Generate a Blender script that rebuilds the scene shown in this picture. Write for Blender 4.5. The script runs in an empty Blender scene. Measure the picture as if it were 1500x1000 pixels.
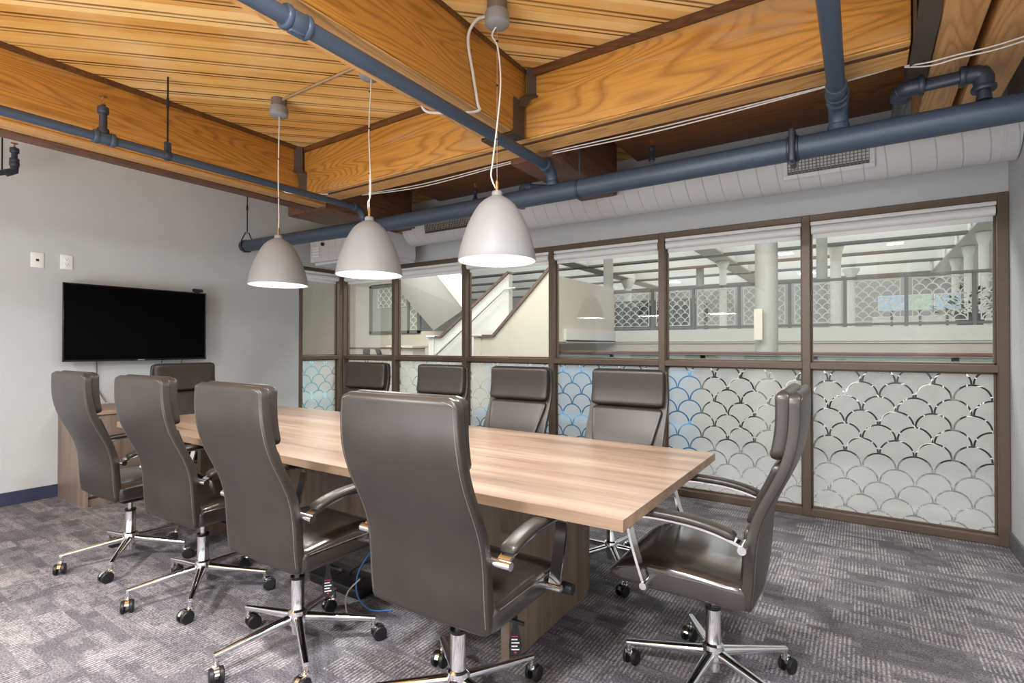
import bpy, bmesh, math, random
from mathutils import Vector, Matrix
random.seed(4)
C = bpy.context.scene.collection
R = math.radians
PI = math.pi

# ------------------------------------------------------------------ mesh helpers
class MB:
    def __init__(s): s.bm = bmesh.new()
    def _ring(s, pts): return [s.bm.verts.new(p) for p in pts]
    def loft(s, rings, cap0=True, cap1=True, closed=True):
        vs = [s._ring(r) for r in rings]
        n = len(vs[0]); m = n if closed else n - 1
        for a, b in zip(vs, vs[1:]):
            for i in range(m):
                j = (i + 1) % n
                try: s.bm.faces.new((a[i], a[j], b[j], b[i]))
                except ValueError: pass
        if cap0: s.bm.faces.new(vs[0][::-1])
        if cap1: s.bm.faces.new(vs[-1])
        return s
    def box(s, lo, hi, bev=0, seg=2, rot=None):
        b = bmesh.new()
        c = [(lo[i] + hi[i]) / 2 for i in range(3)]; d = [abs(hi[i] - lo[i]) for i in range(3)]
        bmesh.ops.create_cube(b, size=1)
        bmesh.ops.scale(b, vec=d, verts=b.verts)
        if bev: bmesh.ops.bevel(b, geom=b.edges[:], offset=min(bev, min(d) * .49), segments=seg, affect='EDGES', profile=.5)
        if rot: bmesh.ops.rotate(b, cent=(0, 0, 0), matrix=rot, verts=b.verts)
        bmesh.ops.translate(b, vec=c, verts=b.verts)
        me = bpy.data.meshes.new('t'); b.to_mesh(me); b.free()
        s.bm.from_mesh(me); bpy.data.meshes.remove(me)
        return s
    def tube(s, pts, r, n=10, caps=True):
        pts = [Vector(p) for p in pts]
        rs = r if isinstance(r, (list, tuple)) else [r] * len(pts)
        rings = []; prev = None
        for i, p in enumerate(pts):
            a = pts[max(i - 1, 0)]; b = pts[min(i + 1, len(pts) - 1)]
            t = (b - a)
            if t.length < 1e-9: t = Vector((0, 0, 1))
            t.normalize()
            if prev is None:
                u = t.orthogonal().normalized()
            else:
                u = prev - t * prev.dot(t)
                u = u.normalized() if u.length > 1e-6 else t.orthogonal().normalized()
            prev = u; v = t.cross(u)
            rings.append([p + (u * math.cos(2 * PI * k / n) + v * math.sin(2 * PI * k / n)) * rs[i] for k in range(n)])
        return s.loft(rings, caps, caps)
    def cyl(s, p0, p1, r0, r1=None, n=20): return s.tube([p0, p1], [r0, r0 if r1 is None else r1], n)
    def lathe(s, prof, o=(0, 0, 0), n=32, cap0=False, cap1=False):
        return s.loft([[(o[0] + r * math.cos(2 * PI * k / n), o[1] + r * math.sin(2 * PI * k / n), o[2] + z) for k in range(n)] for r, z in prof], cap0, cap1)
    def sweep(s, pts, side, w, t):
        """flat bar: width w along `side`, thickness t across the path"""
        pts = [Vector(p) for p in pts]; side = Vector(side).normalized(); rings = []
        for i, p in enumerate(pts):
            a = pts[max(i - 1, 0)]; b = pts[min(i + 1, len(pts) - 1)]
            d = (b - a).normalized(); nn = d.cross(side).normalized()
            rings.append([p + side * w / 2 + nn * t / 2, p - side * w / 2 + nn * t / 2, p - side * w / 2 - nn * t / 2, p + side * w / 2 - nn * t / 2])
        return s.loft(rings)
    def prism(s, poly, f, lo, hi):
        """poly of 2-d points, f(u,v,w)->xyz, extruded from w=lo to hi"""
        return s.loft([[f(u, v, lo) for u, v in poly], [f(u, v, hi) for u, v in poly]])
    def quad(s, a, b, c, d):
        s.bm.faces.new(s._ring([a, b, c, d])); return s

def obj(name, mb, mat, parent=None, smooth=35, kind=None, loc=None):
    bm = mb.bm
    bmesh.ops.recalc_face_normals(bm, faces=bm.faces)
    me = bpy.data.meshes.new(name); bm.to_mesh(me); bm.free()
    me.materials.append(mat)
    if smooth:
        me.polygons.foreach_set('use_smooth', [True] * len(me.polygons))
        me.set_sharp_from_angle(angle=R(smooth))
    o = bpy.data.objects.new(name, me); C.objects.link(o)
    if parent: o.parent = parent
    if kind: o['kind'] = kind
    if loc: o.location = loc
    return o

def tag(o, label, cat, group=None, kind=None):
    o['label'] = label; o['category'] = cat
    if group: o['group'] = group
    if kind: o['kind'] = kind
    return o

def thing(name, label, cat, loc=(0, 0, 0), rz=0, group=None):
    o = bpy.data.objects.new(name, None); C.objects.link(o)
    o.empty_display_size = .1
    o.location = loc; o.rotation_euler = (0, 0, rz)
    return tag(o, label, cat, group)

def children(o): return [c for c in bpy.data.objects if c.parent == o]

def smoothpath(pts, n=6):
    """Catmull-Rom through points"""
    P = [Vector(p) for p in pts]; P = [P[0]] + P + [P[-1]]; out = []
    for i in range(1, len(P) - 2):
        for k in range(n):
            t = k / n
            out.append(.5 * ((2 * P[i]) + (-P[i-1] + P[i+1]) * t + (2*P[i-1] - 5*P[i] + 4*P[i+1] - P[i+2]) * t*t + (-P[i-1] + 3*P[i] - 3*P[i+1] + P[i+2]) * t**3))
    out.append(P[-2]); return out

def lerp(tab, x):
    if x <= tab[0][0]: return tab[0][1]
    for (a, u), (b, v) in zip(tab, tab[1:]):
        if x <= b:
            t = (x - a) / (b - a); t = t * t * (3 - 2 * t) if False else t
            return u + (v - u) * t
    return tab[-1][1]

# ------------------------------------------------------------------ materials
def srgb(r, g, b):
    f = lambda c: (c / 255) / 12.92 if c / 255 <= .04045 else (((c / 255) + .055) / 1.055) ** 2.4
    return (f(r), f(g), f(b), 1)

class NT:
    """tiny node-tree builder"""
    def __init__(s, name):
        s.m = bpy.data.materials.new(name); s.m.use_nodes = True
        s.t = s.m.node_tree; s.t.nodes.clear()
        s.out = s.t.nodes.new('ShaderNodeOutputMaterial')
    def n(s, typ, **kw):
        nd = s.t.nodes.new('ShaderNode' + typ)
        ins = kw.pop('ins', {})
        for k, v in kw.items(): setattr(nd, k, v)
        for k, v in ins.items():
            sock = nd.inputs[k]
            if isinstance(v, bpy.types.NodeSocket): s.t.links.new(v, sock)
            else: sock.default_value = v
        return nd
    def math(s, op, a, b=None, c=None):
        ins = {0: a}
        if b is not None: ins[1] = b
        if c is not None: ins[2] = c
        return s.n('Math', operation=op, ins=ins).outputs[0]
    def coords(s, scale=(1, 1, 1), rot=(0, 0, 0), loc=(0, 0, 0), kind='Object'):
        tc = s.n('TexCoord')
        return s.n('Mapping', ins={0: tc.outputs[kind], 'Scale': scale, 'Rotation': rot, 'Location': loc}).outputs[0]
    def ramp(s, fac, stops):
        r = s.n('ValToRGB', ins={0: fac}); cr = r.color_ramp
        while len(cr.elements) < len(stops): cr.elements.new(.5)
        for e, (p, c) in zip(cr.elements, stops): e.position = p; e.color = c
        return r.outputs[0]
    def mix(s, fac, a, b, mode='MIX'):
        nd = s.n('Mix', data_type='RGBA', blend_type=mode, ins={0: fac})
        for k, v in ((6, a), (7, b)):
            if isinstance(v, bpy.types.NodeSocket): s.t.links.new(v, nd.inputs[k])
            else: nd.inputs[k].default_value = v
        return nd.outputs[2]
    def noise(s, vec, scale, detail=3, rough=.55, dist=0):
        return s.n('TexNoise', ins={'Vector': vec, 'Scale': scale, 'Detail': detail, 'Roughness': rough, 'Distortion': dist}).outputs[0]
    def bump(s, h, strength=.2, dist=.01):
        return s.n('Bump', ins={'Height': h, 'Strength': strength, 'Distance': dist}).outputs[0]
    def pbsdf(s, **ins):
        p = s.n('BsdfPrincipled')
        for k, v in ins.items():
            sock = p.inputs[k.replace('_', ' ')]
            if isinstance(v, bpy.types.NodeSocket): s.t.links.new(v, sock)
            else: sock.default_value = v
        return p.outputs[0]
    def done(s, sh):
        s.t.links.new(sh, s.out.inputs[0]); return s.m

def plain(name, col, rough=.5, metal=0, spec=.5, mottle=.04, scale=30):
    t = NT(name); v = t.coords()
    nz = t.noise(v, scale)
    lo = tuple(c * (1 - mottle) for c in col[:3]) + (1,); hi = tuple(min(1, c * (1 + mottle)) for c in col[:3]) + (1,)
    c = t.ramp(nz, [(.3, lo), (.7, hi)])
    return t.done(t.pbsdf(Base_Color=c, Roughness=rough, Metallic=metal, **{'Specular_IOR_Level': spec}))

def wood(name, dark, mid, light, axis, rough=.45, ring=6, spec=.4, grey=None):
    """timber with stretched grain along axis (0=x,1=y,2=z)"""
    t = NT(name)
    sc = [1, 1, 1]; sc[axis] = .12
    v = t.coords(tuple(sc))
    big = t.noise(v, ring * .55, 2, .45, .5)
    sck = [1.0, 1.0, 1.0]; sck[axis] = .4
    vd = t.n('TexVoronoi', ins={'Vector': t.coords(tuple(sck)), 'Scale': 2.3, 'Randomness': 1.0}).outputs[0]
    kn = t.math('MULTIPLY', t.math('POWER', t.math('MAXIMUM', t.math('SUBTRACT', .22, vd), 0.0), 1.3), 1.6)
    core = t.ramp(vd, [(.012, (1, 1, 1, 1)), (.05, (0, 0, 0, 1))])
    big = t.math('ADD', big, kn)
    ringv = t.math('FRACT', t.math('MULTIPLY', big, 30.0))
    ringl = t.ramp(ringv, [(0, (.2, .2, .2, 1)), (.2, (.9, .9, .9, 1)), (.6, (1, 1, 1, 1)), (.85, (.55, .55, .55, 1)), (1, (.15, .15, .15, 1))])
    sc2 = [1, 1, 1]; sc2[axis] = .02
    fine = t.noise(t.coords(tuple(sc2)), 90, 3, .6)
    c = t.ramp(t.noise(v, 2.2, 3, .6), [(.3, mid), (.7, light)])
    c = t.mix(t.math('MULTIPLY', t.math('SUBTRACT', 1.0, ringl), .68), c, dark)
    c = t.mix(t.math('MULTIPLY', t.ramp(fine, [(.45, (0, 0, 0, 1)), (.7, (1, 1, 1, 1))]), .3), c, dark)
    c = t.mix(t.math('MULTIPLY', core, .7), c, dark)
    if grey:
        g = t.ramp(t.noise(t.coords(tuple(sc)), 5, 4, .7, .6), [(.57, (0, 0, 0, 1)), (.68, (1, 1, 1, 1))])
        c = t.mix(t.math('MULTIPLY', g, .6), c, grey)
    b = t.bump(fine, .15, .004)
    return t.done(t.pbsdf(Base_Color=c, Roughness=rough, Normal=b, **{'Specular_IOR_Level': spec}))

M = {}
M['wall'] = plain('wall_paint', srgb(192, 195, 196), .75, mottle=.015, scale=12)
M['wall_white'] = plain('atrium_white', srgb(208, 207, 200), .7, mottle=.015, scale=6)
M['cream'] = plain('atrium_cream', srgb(192, 185, 170), .7, mottle=.03, scale=3)
M['soffit'] = plain('atrium_grey', srgb(168, 165, 160), .7, mottle=.03)
M['navy'] = plain('navy_rubber', srgb(52, 56, 84), .5)
M['greybase'] = plain('grey_rubber', srgb(96, 98, 104), .5)
M['bronze'] = plain('bronze_metal', srgb(104, 88, 74), .4, .25, mottle=.05)
M['pipe'] = plain('blue_grey_paint', srgb(58, 70, 86), .42, spec=.5, mottle=.06, scale=8)
M['pipe_dark'] = plain('dark_blue_paint', srgb(44, 50, 62), .42, mottle=.06)
M['black'] = plain('black_plastic', srgb(24, 24, 26), .45)
M['black_rod'] = plain('black_steel', srgb(38, 40, 46), .4, .5)
M['strap'] = plain('dark_steel_strap', srgb(74, 62, 54), .5, .2, mottle=.1)
M['white'] = plain('white_plastic', srgb(236, 236, 234), .4, mottle=.01)
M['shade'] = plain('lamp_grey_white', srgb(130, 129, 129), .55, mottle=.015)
M['inner'] = plain('lamp_inner_white', srgb(245, 245, 243), .6, mottle=.005)
M['cord'] = plain('cord_white', srgb(198, 193, 185), .6)
M['brass'] = plain('brass', srgb(146, 112, 66), .4, .7)
M['conduit'] = plain('steel_conduit', srgb(190, 165, 135), .4, .7)
M['steel'] = plain('brushed_steel', srgb(200, 202, 204), .3, .9)
M['jbox'] = plain('junction_grey', srgb(110, 100, 90), .5, .3)
M['film_edge'] = M['white']
M['glasshead'] = plain('bulb_red', srgb(190, 40, 20), .2)
M['screen'] = plain('screen_black', srgb(4, 4, 5), .6, spec=.05, mottle=0)
M['bezel'] = plain('bezel_black', srgb(26, 24, 26), .2)
M['red_wood'] = wood('red_brown_wood', srgb(50, 26, 20), srgb(84, 44, 34), srgb(100, 56, 44), 0, .4)
M['capwood'] = wood('brown_wood_cap', srgb(64, 48, 42), srgb(98, 76, 66), srgb(114, 92, 80), 0, .4)
M['rail'] = plain('rail_dark_grey', srgb(104, 102, 98), .5)
M['taupe'] = plain('atrium_taupe', srgb(192, 184, 174), .7, mottle=.03, scale=3)
M['colgrey'] = plain('column_grey', srgb(152, 152, 144), .6, mottle=.03)
M['green_band'] = plain('green_grey_metal', srgb(98, 110, 102), .5)
M['teal'] = plain('teal_fabric', srgb(106, 150, 158), .8, mottle=.06)
M['blue'] = plain('blue_fabric', srgb(58, 112, 152), .8, mottle=.08)
M['leaf'] = plain('leaf_green', srgb(78, 92, 70), .6, mottle=.2)
M['paper_blue'] = plain('pale_blue_print', srgb(186, 204, 220), .7, mottle=.2, scale=14)
M['paper_green'] = plain('pale_green_print', srgb(196, 210, 192), .7, mottle=.2, scale=14)
M['wire_blue'] = plain('blue_cable', srgb(60, 130, 200), .5)
M['red'] = plain('red_print', srgb(200, 50, 60), .5)

# chrome
t = NT('chrome'); M['chrome'] = t.done(t.pbsdf(Base_Color=(.86, .86, .87, 1), Metallic=1.0, Roughness=.09))
# leather
def leather(name, rough, coat=0.0):
    t = NT(name); v = t.coords()
    g = t.n('TexVoronoi', ins={'Vector': v, 'Scale': 420.0}).outputs[0]
    c = t.ramp(t.noise(v, 6), [(.3, srgb(42, 37, 34)), (.7, srgb(51, 46, 42))])
    return t.done(t.pbsdf(Base_Color=c, Roughness=rough, Normal=t.bump(g, .012, .001), Coat_Weight=coat, Coat_Roughness=.14, Coat_IOR=1.75, **{'Specular_IOR_Level': .45}))
M['leather'] = leather('brown_black_leather', .36)
M['leather_seat'] = leather('polished_seat_leather', .24, .6)
M['stitch'] = plain('seam_thread', srgb(98, 90, 85), .5)

# table laminate: long fine grain
def laminate(name, cols, axis, rough):
    t = NT(name); sc = [1, 1, 1]; sc[axis] = .05
    v = t.coords(tuple(sc))
    a = t.noise(v, 14, 4, .6, .2); b = t.noise(v, 60, 3, .6)
    sc3 = [1, 1, 1]; sc3[axis] = .3
    big = t.noise(t.coords(tuple(sc3)), 3.5, 2)
    k = t.math('ADD', t.math('MULTIPLY', a, .55), t.math('ADD', t.math('MULTIPLY', b, .2), t.math('MULTIPLY', big, .25)))
    c = t.ramp(k, [(.36, cols[0]), (.5, cols[1]), (.62, cols[2])])
    return t.done(t.pbsdf(Base_Color=c, Roughness=rough, **{'Specular_IOR_Level': .5}))
M['top'] = laminate('pale_walnut_laminate', (srgb(114, 93, 78), srgb(147, 124, 106), srgb(168, 145, 126)), 0, .28)
M['leg_wood'] = laminate('grey_walnut_laminate', (srgb(104, 88, 76), srgb(128, 110, 96), srgb(146, 128, 112)), 2, .4)
M['edge_wood'] = laminate('edge_walnut_laminate', (srgb(122, 100, 82), srgb(146, 120, 98), srgb(162, 136, 112)), 0, .4)

# timber
O1, O2, O3 = srgb(124, 76, 26), srgb(182, 124, 48), srgb(204, 148, 70)
M['beam_x'] = wood('orange_timber_along_x', O1, O2, O3, 0, .5, grey=srgb(168, 138, 108))
M['beam_y'] = wood('orange_timber_along_y', O1, O2, O3, 1, .5, grey=srgb(168, 138, 108))
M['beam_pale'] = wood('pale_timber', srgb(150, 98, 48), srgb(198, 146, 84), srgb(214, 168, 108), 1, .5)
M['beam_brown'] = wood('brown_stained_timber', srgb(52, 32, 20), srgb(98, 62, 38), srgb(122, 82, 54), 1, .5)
M['beam_brown_x'] = wood('brown_ceiling_boards', srgb(70, 40, 22), srgb(132, 84, 48), srgb(158, 108, 66), 0, .5)
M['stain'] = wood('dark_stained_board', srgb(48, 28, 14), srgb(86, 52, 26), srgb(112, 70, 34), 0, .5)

# ceiling boards, laid diagonally with double grooves
t = NT('diagonal_board_ceiling')
v = t.coords(rot=(0, 0, R(-45)))
sx = t.n('SeparateXYZ', ins={0: v})
across = sx.outputs[1]; along = sx.outputs[0]
W = .15
idx = t.math('FLOOR', t.math('DIVIDE', across, W))
fr = t.math('FRACT', t.math('DIVIDE', across, W))
wn = t.n('TexWhiteNoise', noise_dimensions='1D', ins={'W': idx}).outputs[0]
vv = t.n('CombineXYZ', ins={0: t.math('MULTIPLY', along, .08), 1: across, 2: t.math('MULTIPLY', idx, 3.7)}).outputs[0]
gr = t.noise(vv, 38, 4, .6, .3)
base = t.ramp(t.math('ADD', t.math('MULTIPLY', wn, .55), t.math('MULTIPLY', gr, .45)), [(.15, srgb(194, 136, 62)), (.5, srgb(222, 172, 96)), (.85, srgb(236, 198, 134))])
wash = t.ramp(t.noise(t.coords(), 1.6, 3, .6), [(.45, (0, 0, 0, 1)), (.7, (1, 1, 1, 1))])
base = t.mix(t.math('MULTIPLY', wash, .35), base, srgb(234, 206, 158))
g1 = t.math('LESS_THAN', t.math('ABSOLUTE', t.math('SUBTRACT', fr, .5)), .052)
g2 = t.math('LESS_THAN', t.math('ABSOLUTE', t.math('SUBTRACT', fr, .70)), .036)
gap = t.math('MAXIMUM', g1, g2)
gapn = t.math('MULTIPLY', gap, t.ramp(t.noise(vv, 14, 3), [(.3, (.35, .35, .35, 1)), (.6, (1, 1, 1, 1))]))
base = t.mix(t.math('MULTIPLY', gapn, .95), base, srgb(84, 46, 18))
knot = t.ramp(t.n('TexVoronoi', ins={'Vector': v, 'Scale': 1.7}).outputs[0], [(.03, (1, 1, 1, 1)), (.07, (0, 0, 0, 1))])
base = t.mix(t.math('MULTIPLY', knot, .5), base, srgb(140, 90, 52))
M['boards'] = t.done(t.pbsdf(Base_Color=base, Roughness=.45, Normal=t.bump(t.math('SUBTRACT', 1.0, gap), .6, .006), **{'Specular_IOR_Level': .4}))

# carpet: offset blocks of short ribs
t = NT('block_rib_carpet')
v = t.coords(); s = t.n('SeparateXYZ', ins={0: v}); x, y = s.outputs[0], s.outputs[1]
def cells(u, du, w, dw, seed):
    iw = t.math('FLOOR', t.math('DIVIDE', w, dw))
    off = t.n('TexWhiteNoise', noise_dimensions='1D', ins={'W': t.math('ADD', iw, seed)}).outputs[0]
    iu = t.math('FLOOR', t.math('ADD', t.math('DIVIDE', u, du), off))
    cv = t.n('CombineXYZ', ins={0: iu, 1: iw, 2: seed}).outputs[0]
    return t.n('TexWhiteNoise', noise_dimensions='3D', ins={'Vector': cv}).outputs[0]
kA = cells(x, .15, y, .13, 3.0); kB = cells(x, .42, y, .055, 9.0); kC = cells(x, .30, y, .20, 5.0); kD = cells(x, .09, y, .045, 7.0)
wob = t.noise(v, 70, 2)
ribs = t.math('SINE', t.math('ADD', t.math('MULTIPLY', x, 2 * PI / .0165), t.math('MULTIPLY', wob, 1.6)))
stroke = t.ramp(t.math('ADD', t.math('MULTIPLY', ribs, .5), .5), [(.42, (0, 0, 0, 1)), (.62, (1, 1, 1, 1))])
inA = t.math('GREATER_THAN', kA, .62); inB = t.math('GREATER_THAN', kB, .55)
brk = t.ramp(t.noise(v, 38, 3, .6), [(.38, (.15, .15, .15, 1)), (.52, (1, 1, 1, 1))])
fy_ = t.math('FRACT', t.math('DIVIDE', y, .13)); edge = t.math('LESS_THAN', t.math('ABSOLUTE', t.math('SUBTRACT', fy_, .5)), .43)
strong = t.math('MULTIPLY', t.math('MULTIPLY', t.math('MAXIMUM', t.math('MULTIPLY', inA, edge), t.math('MULTIPLY', inB, .75)), stroke), brk)
speck = t.noise(v, 130, 4, .75)
speck = t.ramp(speck, [(.3, (0, 0, 0, 1)), (.7, (1, 1, 1, 1))])
lum = t.math('ADD', t.math('MULTIPLY', speck, .50), t.math('ADD', t.math('MULTIPLY', strong, .27), t.math('ADD', t.math('MULTIPLY', kC, .09), t.math('MULTIPLY', kD, .14))))
col = t.ramp(lum, [(.1, srgb(58, 58, 66)), (.4, srgb(112, 110, 115)), (.65, srgb(164, 159, 160)), (1, srgb(218, 210, 207))])
M['carpet'] = t.done(t.pbsdf(Base_Color=col, Roughness=.95, Normal=t.bump(lum, .3, .005), **{'Specular_IOR_Level': .1}))
M['corridor'] = plain('corridor_floor', srgb(150, 146, 140), .6, mottle=.1, scale=9)

# spiral duct
t = NT('spiral_duct_paint'); v = t.coords(); s = t.n('SeparateXYZ', ins={0: v})
ph = t.math('FRACT', t.math('ADD', t.math('DIVIDE', s.outputs[0], .125), t.math('MULTIPLY', s.outputs[2], 1.1)))
seam = t.ramp(ph, [(0, (1, 1, 1, 1)), (.035, (0, 0, 0, 1)), (.965, (0, 0, 0, 1)), (1, (1, 1, 1, 1))])
M['duct'] = t.done(t.pbsdf(Base_Color=t.mix(t.math('MULTIPLY', seam, .35), srgb(208, 208, 209), srgb(130, 131, 134)), Roughness=.5, Normal=t.bump(seam, .5, .006)))

# clear glass: fresnel reflection over transparency
t = NT('clear_glass')
fr = t.math('MULTIPLY', t.n('Fresnel', ins={'IOR': 1.5}).outputs[0], t.math('SUBTRACT', 1.0, t.n('NewGeometry').outputs['Backfacing']))
a = t.n('BsdfTransparent', ins={0: (.93, .95, .94, 1)}).outputs[0]; b = t.n('BsdfGlossy', ins={0: (1, 1, 1, 1), 'Roughness': .0}).outputs[0]
M['glass'] = t.done(t.n('MixShader', ins={0: fr, 1: a, 2: b}).outputs[0])

# frosted film with clear scale arcs (u = along pane, v = up)
def film(name, axis):
    t = NT(name); v = t.coords(); s = t.n('SeparateXYZ', ins={0: v}); u, z = s.outputs[axis], s.outputs[2]
    RR = .1015
    j = t.math('FLOOR', t.math('DIVIDE', z, RR))
    par = t.math('MULTIPLY', t.math('FLOORED_MODULO', j, 2.0), RR)
    uu = t.math('SUBTRACT', t.math('FLOORED_MODULO', t.math('ADD', u, par), 2 * RR), RR)
    zz = t.math('SUBTRACT', z, t.math('MULTIPLY', j, RR))
    d = t.math('SQRT', t.math('ADD', t.math('POWER', uu, 2.0), t.math('POWER', zz, 2.0)))
    line = t.math('LESS_THAN', t.math('ABSOLUTE', t.math('SUBTRACT', d, RR - .006)), .0055)
    dif = t.n('BsdfDiffuse', ins={0: (.80, .82, .80, 1)}).outputs[0]
    trl = t.n('BsdfTranslucent', ins={0: (.86, .88, .86, 1)}).outputs[0]
    ref = t.n('BsdfRefraction', ins={0: (.9, .93, .93, 1), 'Roughness': .45, 'IOR': 1.12}).outputs[0]
    m1 = t.n('MixShader', ins={0: .45, 1: dif, 2: trl}).outputs[0]
    m2 = t.n('MixShader', ins={0: .38, 1: m1, 2: ref}).outputs[0]
    tr = t.n('BsdfTransparent').outputs[0]
    return t.done(t.n('MixShader', ins={0: line, 1: m2, 2: tr}).outputs[0])
M['film_x'] = film('frosted_scale_film_x', 0)
M['film_y'] = film('frosted_scale_film_y', 1)

def emit(name, col, k):
    t = NT(name); return t.done(t.n('Emission', ins={0: col, 1: k}).outputs[0])
M['lampglow'] = emit('lamp_diffuser_glow', (1, .98, .95, 1), 4)
M['sky'] = emit('skylight_daylight', (.95, .98, 1, 1), .55)
M['warm_lamp'] = emit('warm_lamp_glow', (1, .75, .4, 1), 4)

# ------------------------------------------------------------------ setting
ZC = 2.95; YG = 4.53; XL = -5.65; XR = .78; YB = -3.2
def struct(name, mb, mat, parent=None, smooth=0):
    return obj(name, mb, mat, parent, smooth, None if parent else 'structure')
struct('floor', MB().box((-5.8, YB, -.12), (XR + .12, YG + .06, 0)), M['carpet'])
struct('ceiling', MB().box((-5.8, YB, ZC), (XR + .12, YG + .1, ZC + .1)), M['boards'])
struct('wall_left', MB().box((XL - .14, YB, 0), (XL, 3.83, ZC)).box((XL - .14, 3.83, 2.24), (XL, YG + .1, ZC)), M['wall'])
struct('wall_right', MB().box((XR, YB, 0), (XR + .12, YG + .1, ZC)), M['wall'])
struct('wall_far', MB().box((XL, YG - .03, 2.245), (XR, YG + .1, ZC)), M['wall'])
struct('baseboard_left', MB().box((XL, YB, 0), (XL + .012, 3.83, .105), .003, 1), M['navy'])
struct('baseboard_right', MB().box((XR - .012, YB, 0), (XR, YG - .04, .105), .003, 1), M['greybase'])

# glazed partition: each bay a window with its own frame, clear upper pane and filmed lower pane
def bay(n, u0, u1, f, filmmat, first=False):
    fw = .056; d = .05
    F = MB()
    def bx(ua, ub, za, zb, da=-d, db=d, bev=.004):
        a = f(ua, da, za); b = f(ub, db, zb)
        F.box([min(a[i], b[i]) for i in range(3)], [max(a[i], b[i]) for i in range(3)], bev, 1)
    if first: bx(u0 - fw / 2, u0 + fw / 2, 0, 2.245)
    bx(u1 - fw / 2, u1 + fw / 2, 0, 2.245)
    for za, zb in ((2.195, 2.2445), (1.095, 1.145), (.0005, .052)): bx(u0 + fw / 2 - .003, u1 - fw / 2 + .003, za, zb, -d + .002, d - .002)
    o = struct('window_%d' % n, F, M['bronze'], smooth=30)
    S = MB()   # glazing stops
    def st(ua, ub, za, zb):
        a = f(ua, .012, za); b = f(ub, .044, zb)
        S.box([min(a[i], b[i]) for i in range(3)], [max(a[i], b[i]) for i in range(3)], .002, 1)
    w = .012
    for za, zb in ((.052, 1.095), (1.145, 2.195)):
        st(u0 + fw / 2, u0 + fw / 2 + w, za, zb); st(u1 - fw / 2 - w, u1 - fw / 2, za, zb)
        st(u0 + fw / 2, u1 - fw / 2, za, za + w); st(u0 + fw / 2, u1 - fw / 2, zb - w, zb)
    obj('glazing_stop', S, M['bronze'], o, 30)
    for nm, za, zb in (('upper_pane', 1.145, 2.195), ('lower_pane', .052, 1.095)):
        a = f(u0 + fw / 2, .024, za); b = f(u1 - fw / 2, .032, zb)
        obj(nm, MB().box([min(a[i], b[i]) for i in range(3)], [max(a[i], b[i]) for i in range(3)]), M['glass'], o, 0)
    GD = .022
    P = MB().quad(f(u0 + fw / 2 + .002, GD, .06), f(u1 - fw / 2 - .002, GD, .06), f(u1 - fw / 2 - .002, GD, 1.09), f(u0 + fw / 2 + .002, GD, 1.09))
    p = obj('frosted_film', P, filmmat, o, 0); p['label'] = 'frosted film with clear scale arcs'
    return o
posts = [-5.81, -4.72, -3.625, -2.53, -1.436, -.343, .752]
fx = lambda u, d, z: (u, YG + d, z)
fy = lambda u, d, z: (XL - .05 - d, u, z)
bay(1, 3.86, 4.45, fy, M['film_y'], True)
posts[0] = -5.665
for i in range(6): bay(i + 2, posts[i], posts[i + 1], fx, M['film_x'], i == 0)
struct('trim_1', MB().box((XL - .10, 4.478, 0), (-5.693, YG + .05, 2.2455), .003, 1), M['bronze'], smooth=30)

# roller blinds, one per bay
blab = ['white rolled-up roller blind in the narrow bay beside the left wall', 'white rolled-up roller blind behind the left and middle pendants', 'white rolled-up roller blind between the middle and right pendants',
        'white rolled-up roller blind behind the right pendant', 'white rolled-up roller blind just right of the right pendant', 'white rolled-up roller blind above the grey column bay', 'white rolled-up roller blind nearest the right wall']
def blind(label, u0, u1, f):
    t = thing('roller_blind', label, 'blind', f((u0 + u1) / 2, -.05, 2.1), 0, 'roller blinds along the glazing')
    cx, cy, cz = t.location
    def g(u, d, z):
        a = f(u, d, z); return (a[0] - cx, a[1] - cy, a[2] - cz)
    def bb(m, ua, ub, da, db, za, zb, bev):
        a = g(ua, da, za); b = g(ub, db, zb)
        return m.box([min(a[i], b[i]) for i in range(3)], [max(a[i], b[i]) for i in range(3)], bev, 2)
    obj('head_rail', bb(MB(), u0 + .03, u1 - .03, -.045, .010, 2.168, 2.194, .004), M['white'], t, 30)
    m = MB().tube([g(u0 + .035, -.022, 2.135), g(u1 - .035, -.022, 2.135)], .031, 18)
    obj('fabric_roll', m, M['white'], t, 40)
    obj('bottom_bar', bb(MB(), u0 + .04, u1 - .04, .004, .011, 2.075, 2.115, .002), M['white'], t, 30)
blind(blab[0], 3.86, 4.45, fy)
for i in range(6): blind(blab[i + 1], posts[i], posts[i + 1], fx)

# ------------------------------------------------------------------ timbers
def beam(name, label, lo, hi, mat, stain=None, pale=None):
    o = tag(obj(name, MB().box(lo, hi, .012, 2), mat, None, 30), label, 'beam')
    return o
cb = beam('timber_beam', 'orange timber cross beam running parallel to the glazing', (-3.949, 2.71, 2.54), (.18, 2.95, ZC), M['beam_x'])
cm = beam('timber_beam', 'big orange timber beam overhead in the middle, pendant canopies on either side', (-1.93, YB, 2.54), (-1.70, 2.70, ZC), M['beam_y'])
lb = beam('timber_beam', 'orange timber beam running along the left wall behind the sprinkler pipe', (-4.24, YB, 2.53), (-3.95, 2.955, ZC), M['beam_y'])
r1 = beam('timber_beam', 'narrow timber of the pair at the right wall, nearer the steel strap', (.262, YB, 2.53), (.405, 4.04, ZC), M['beam_pale'])
r2 = beam('timber_beam', 'narrow timber of the pair at the right wall, nearer the wall', (.435, YB, 2.53), (.60, 4.04, ZC), M['beam_pale'])
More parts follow.
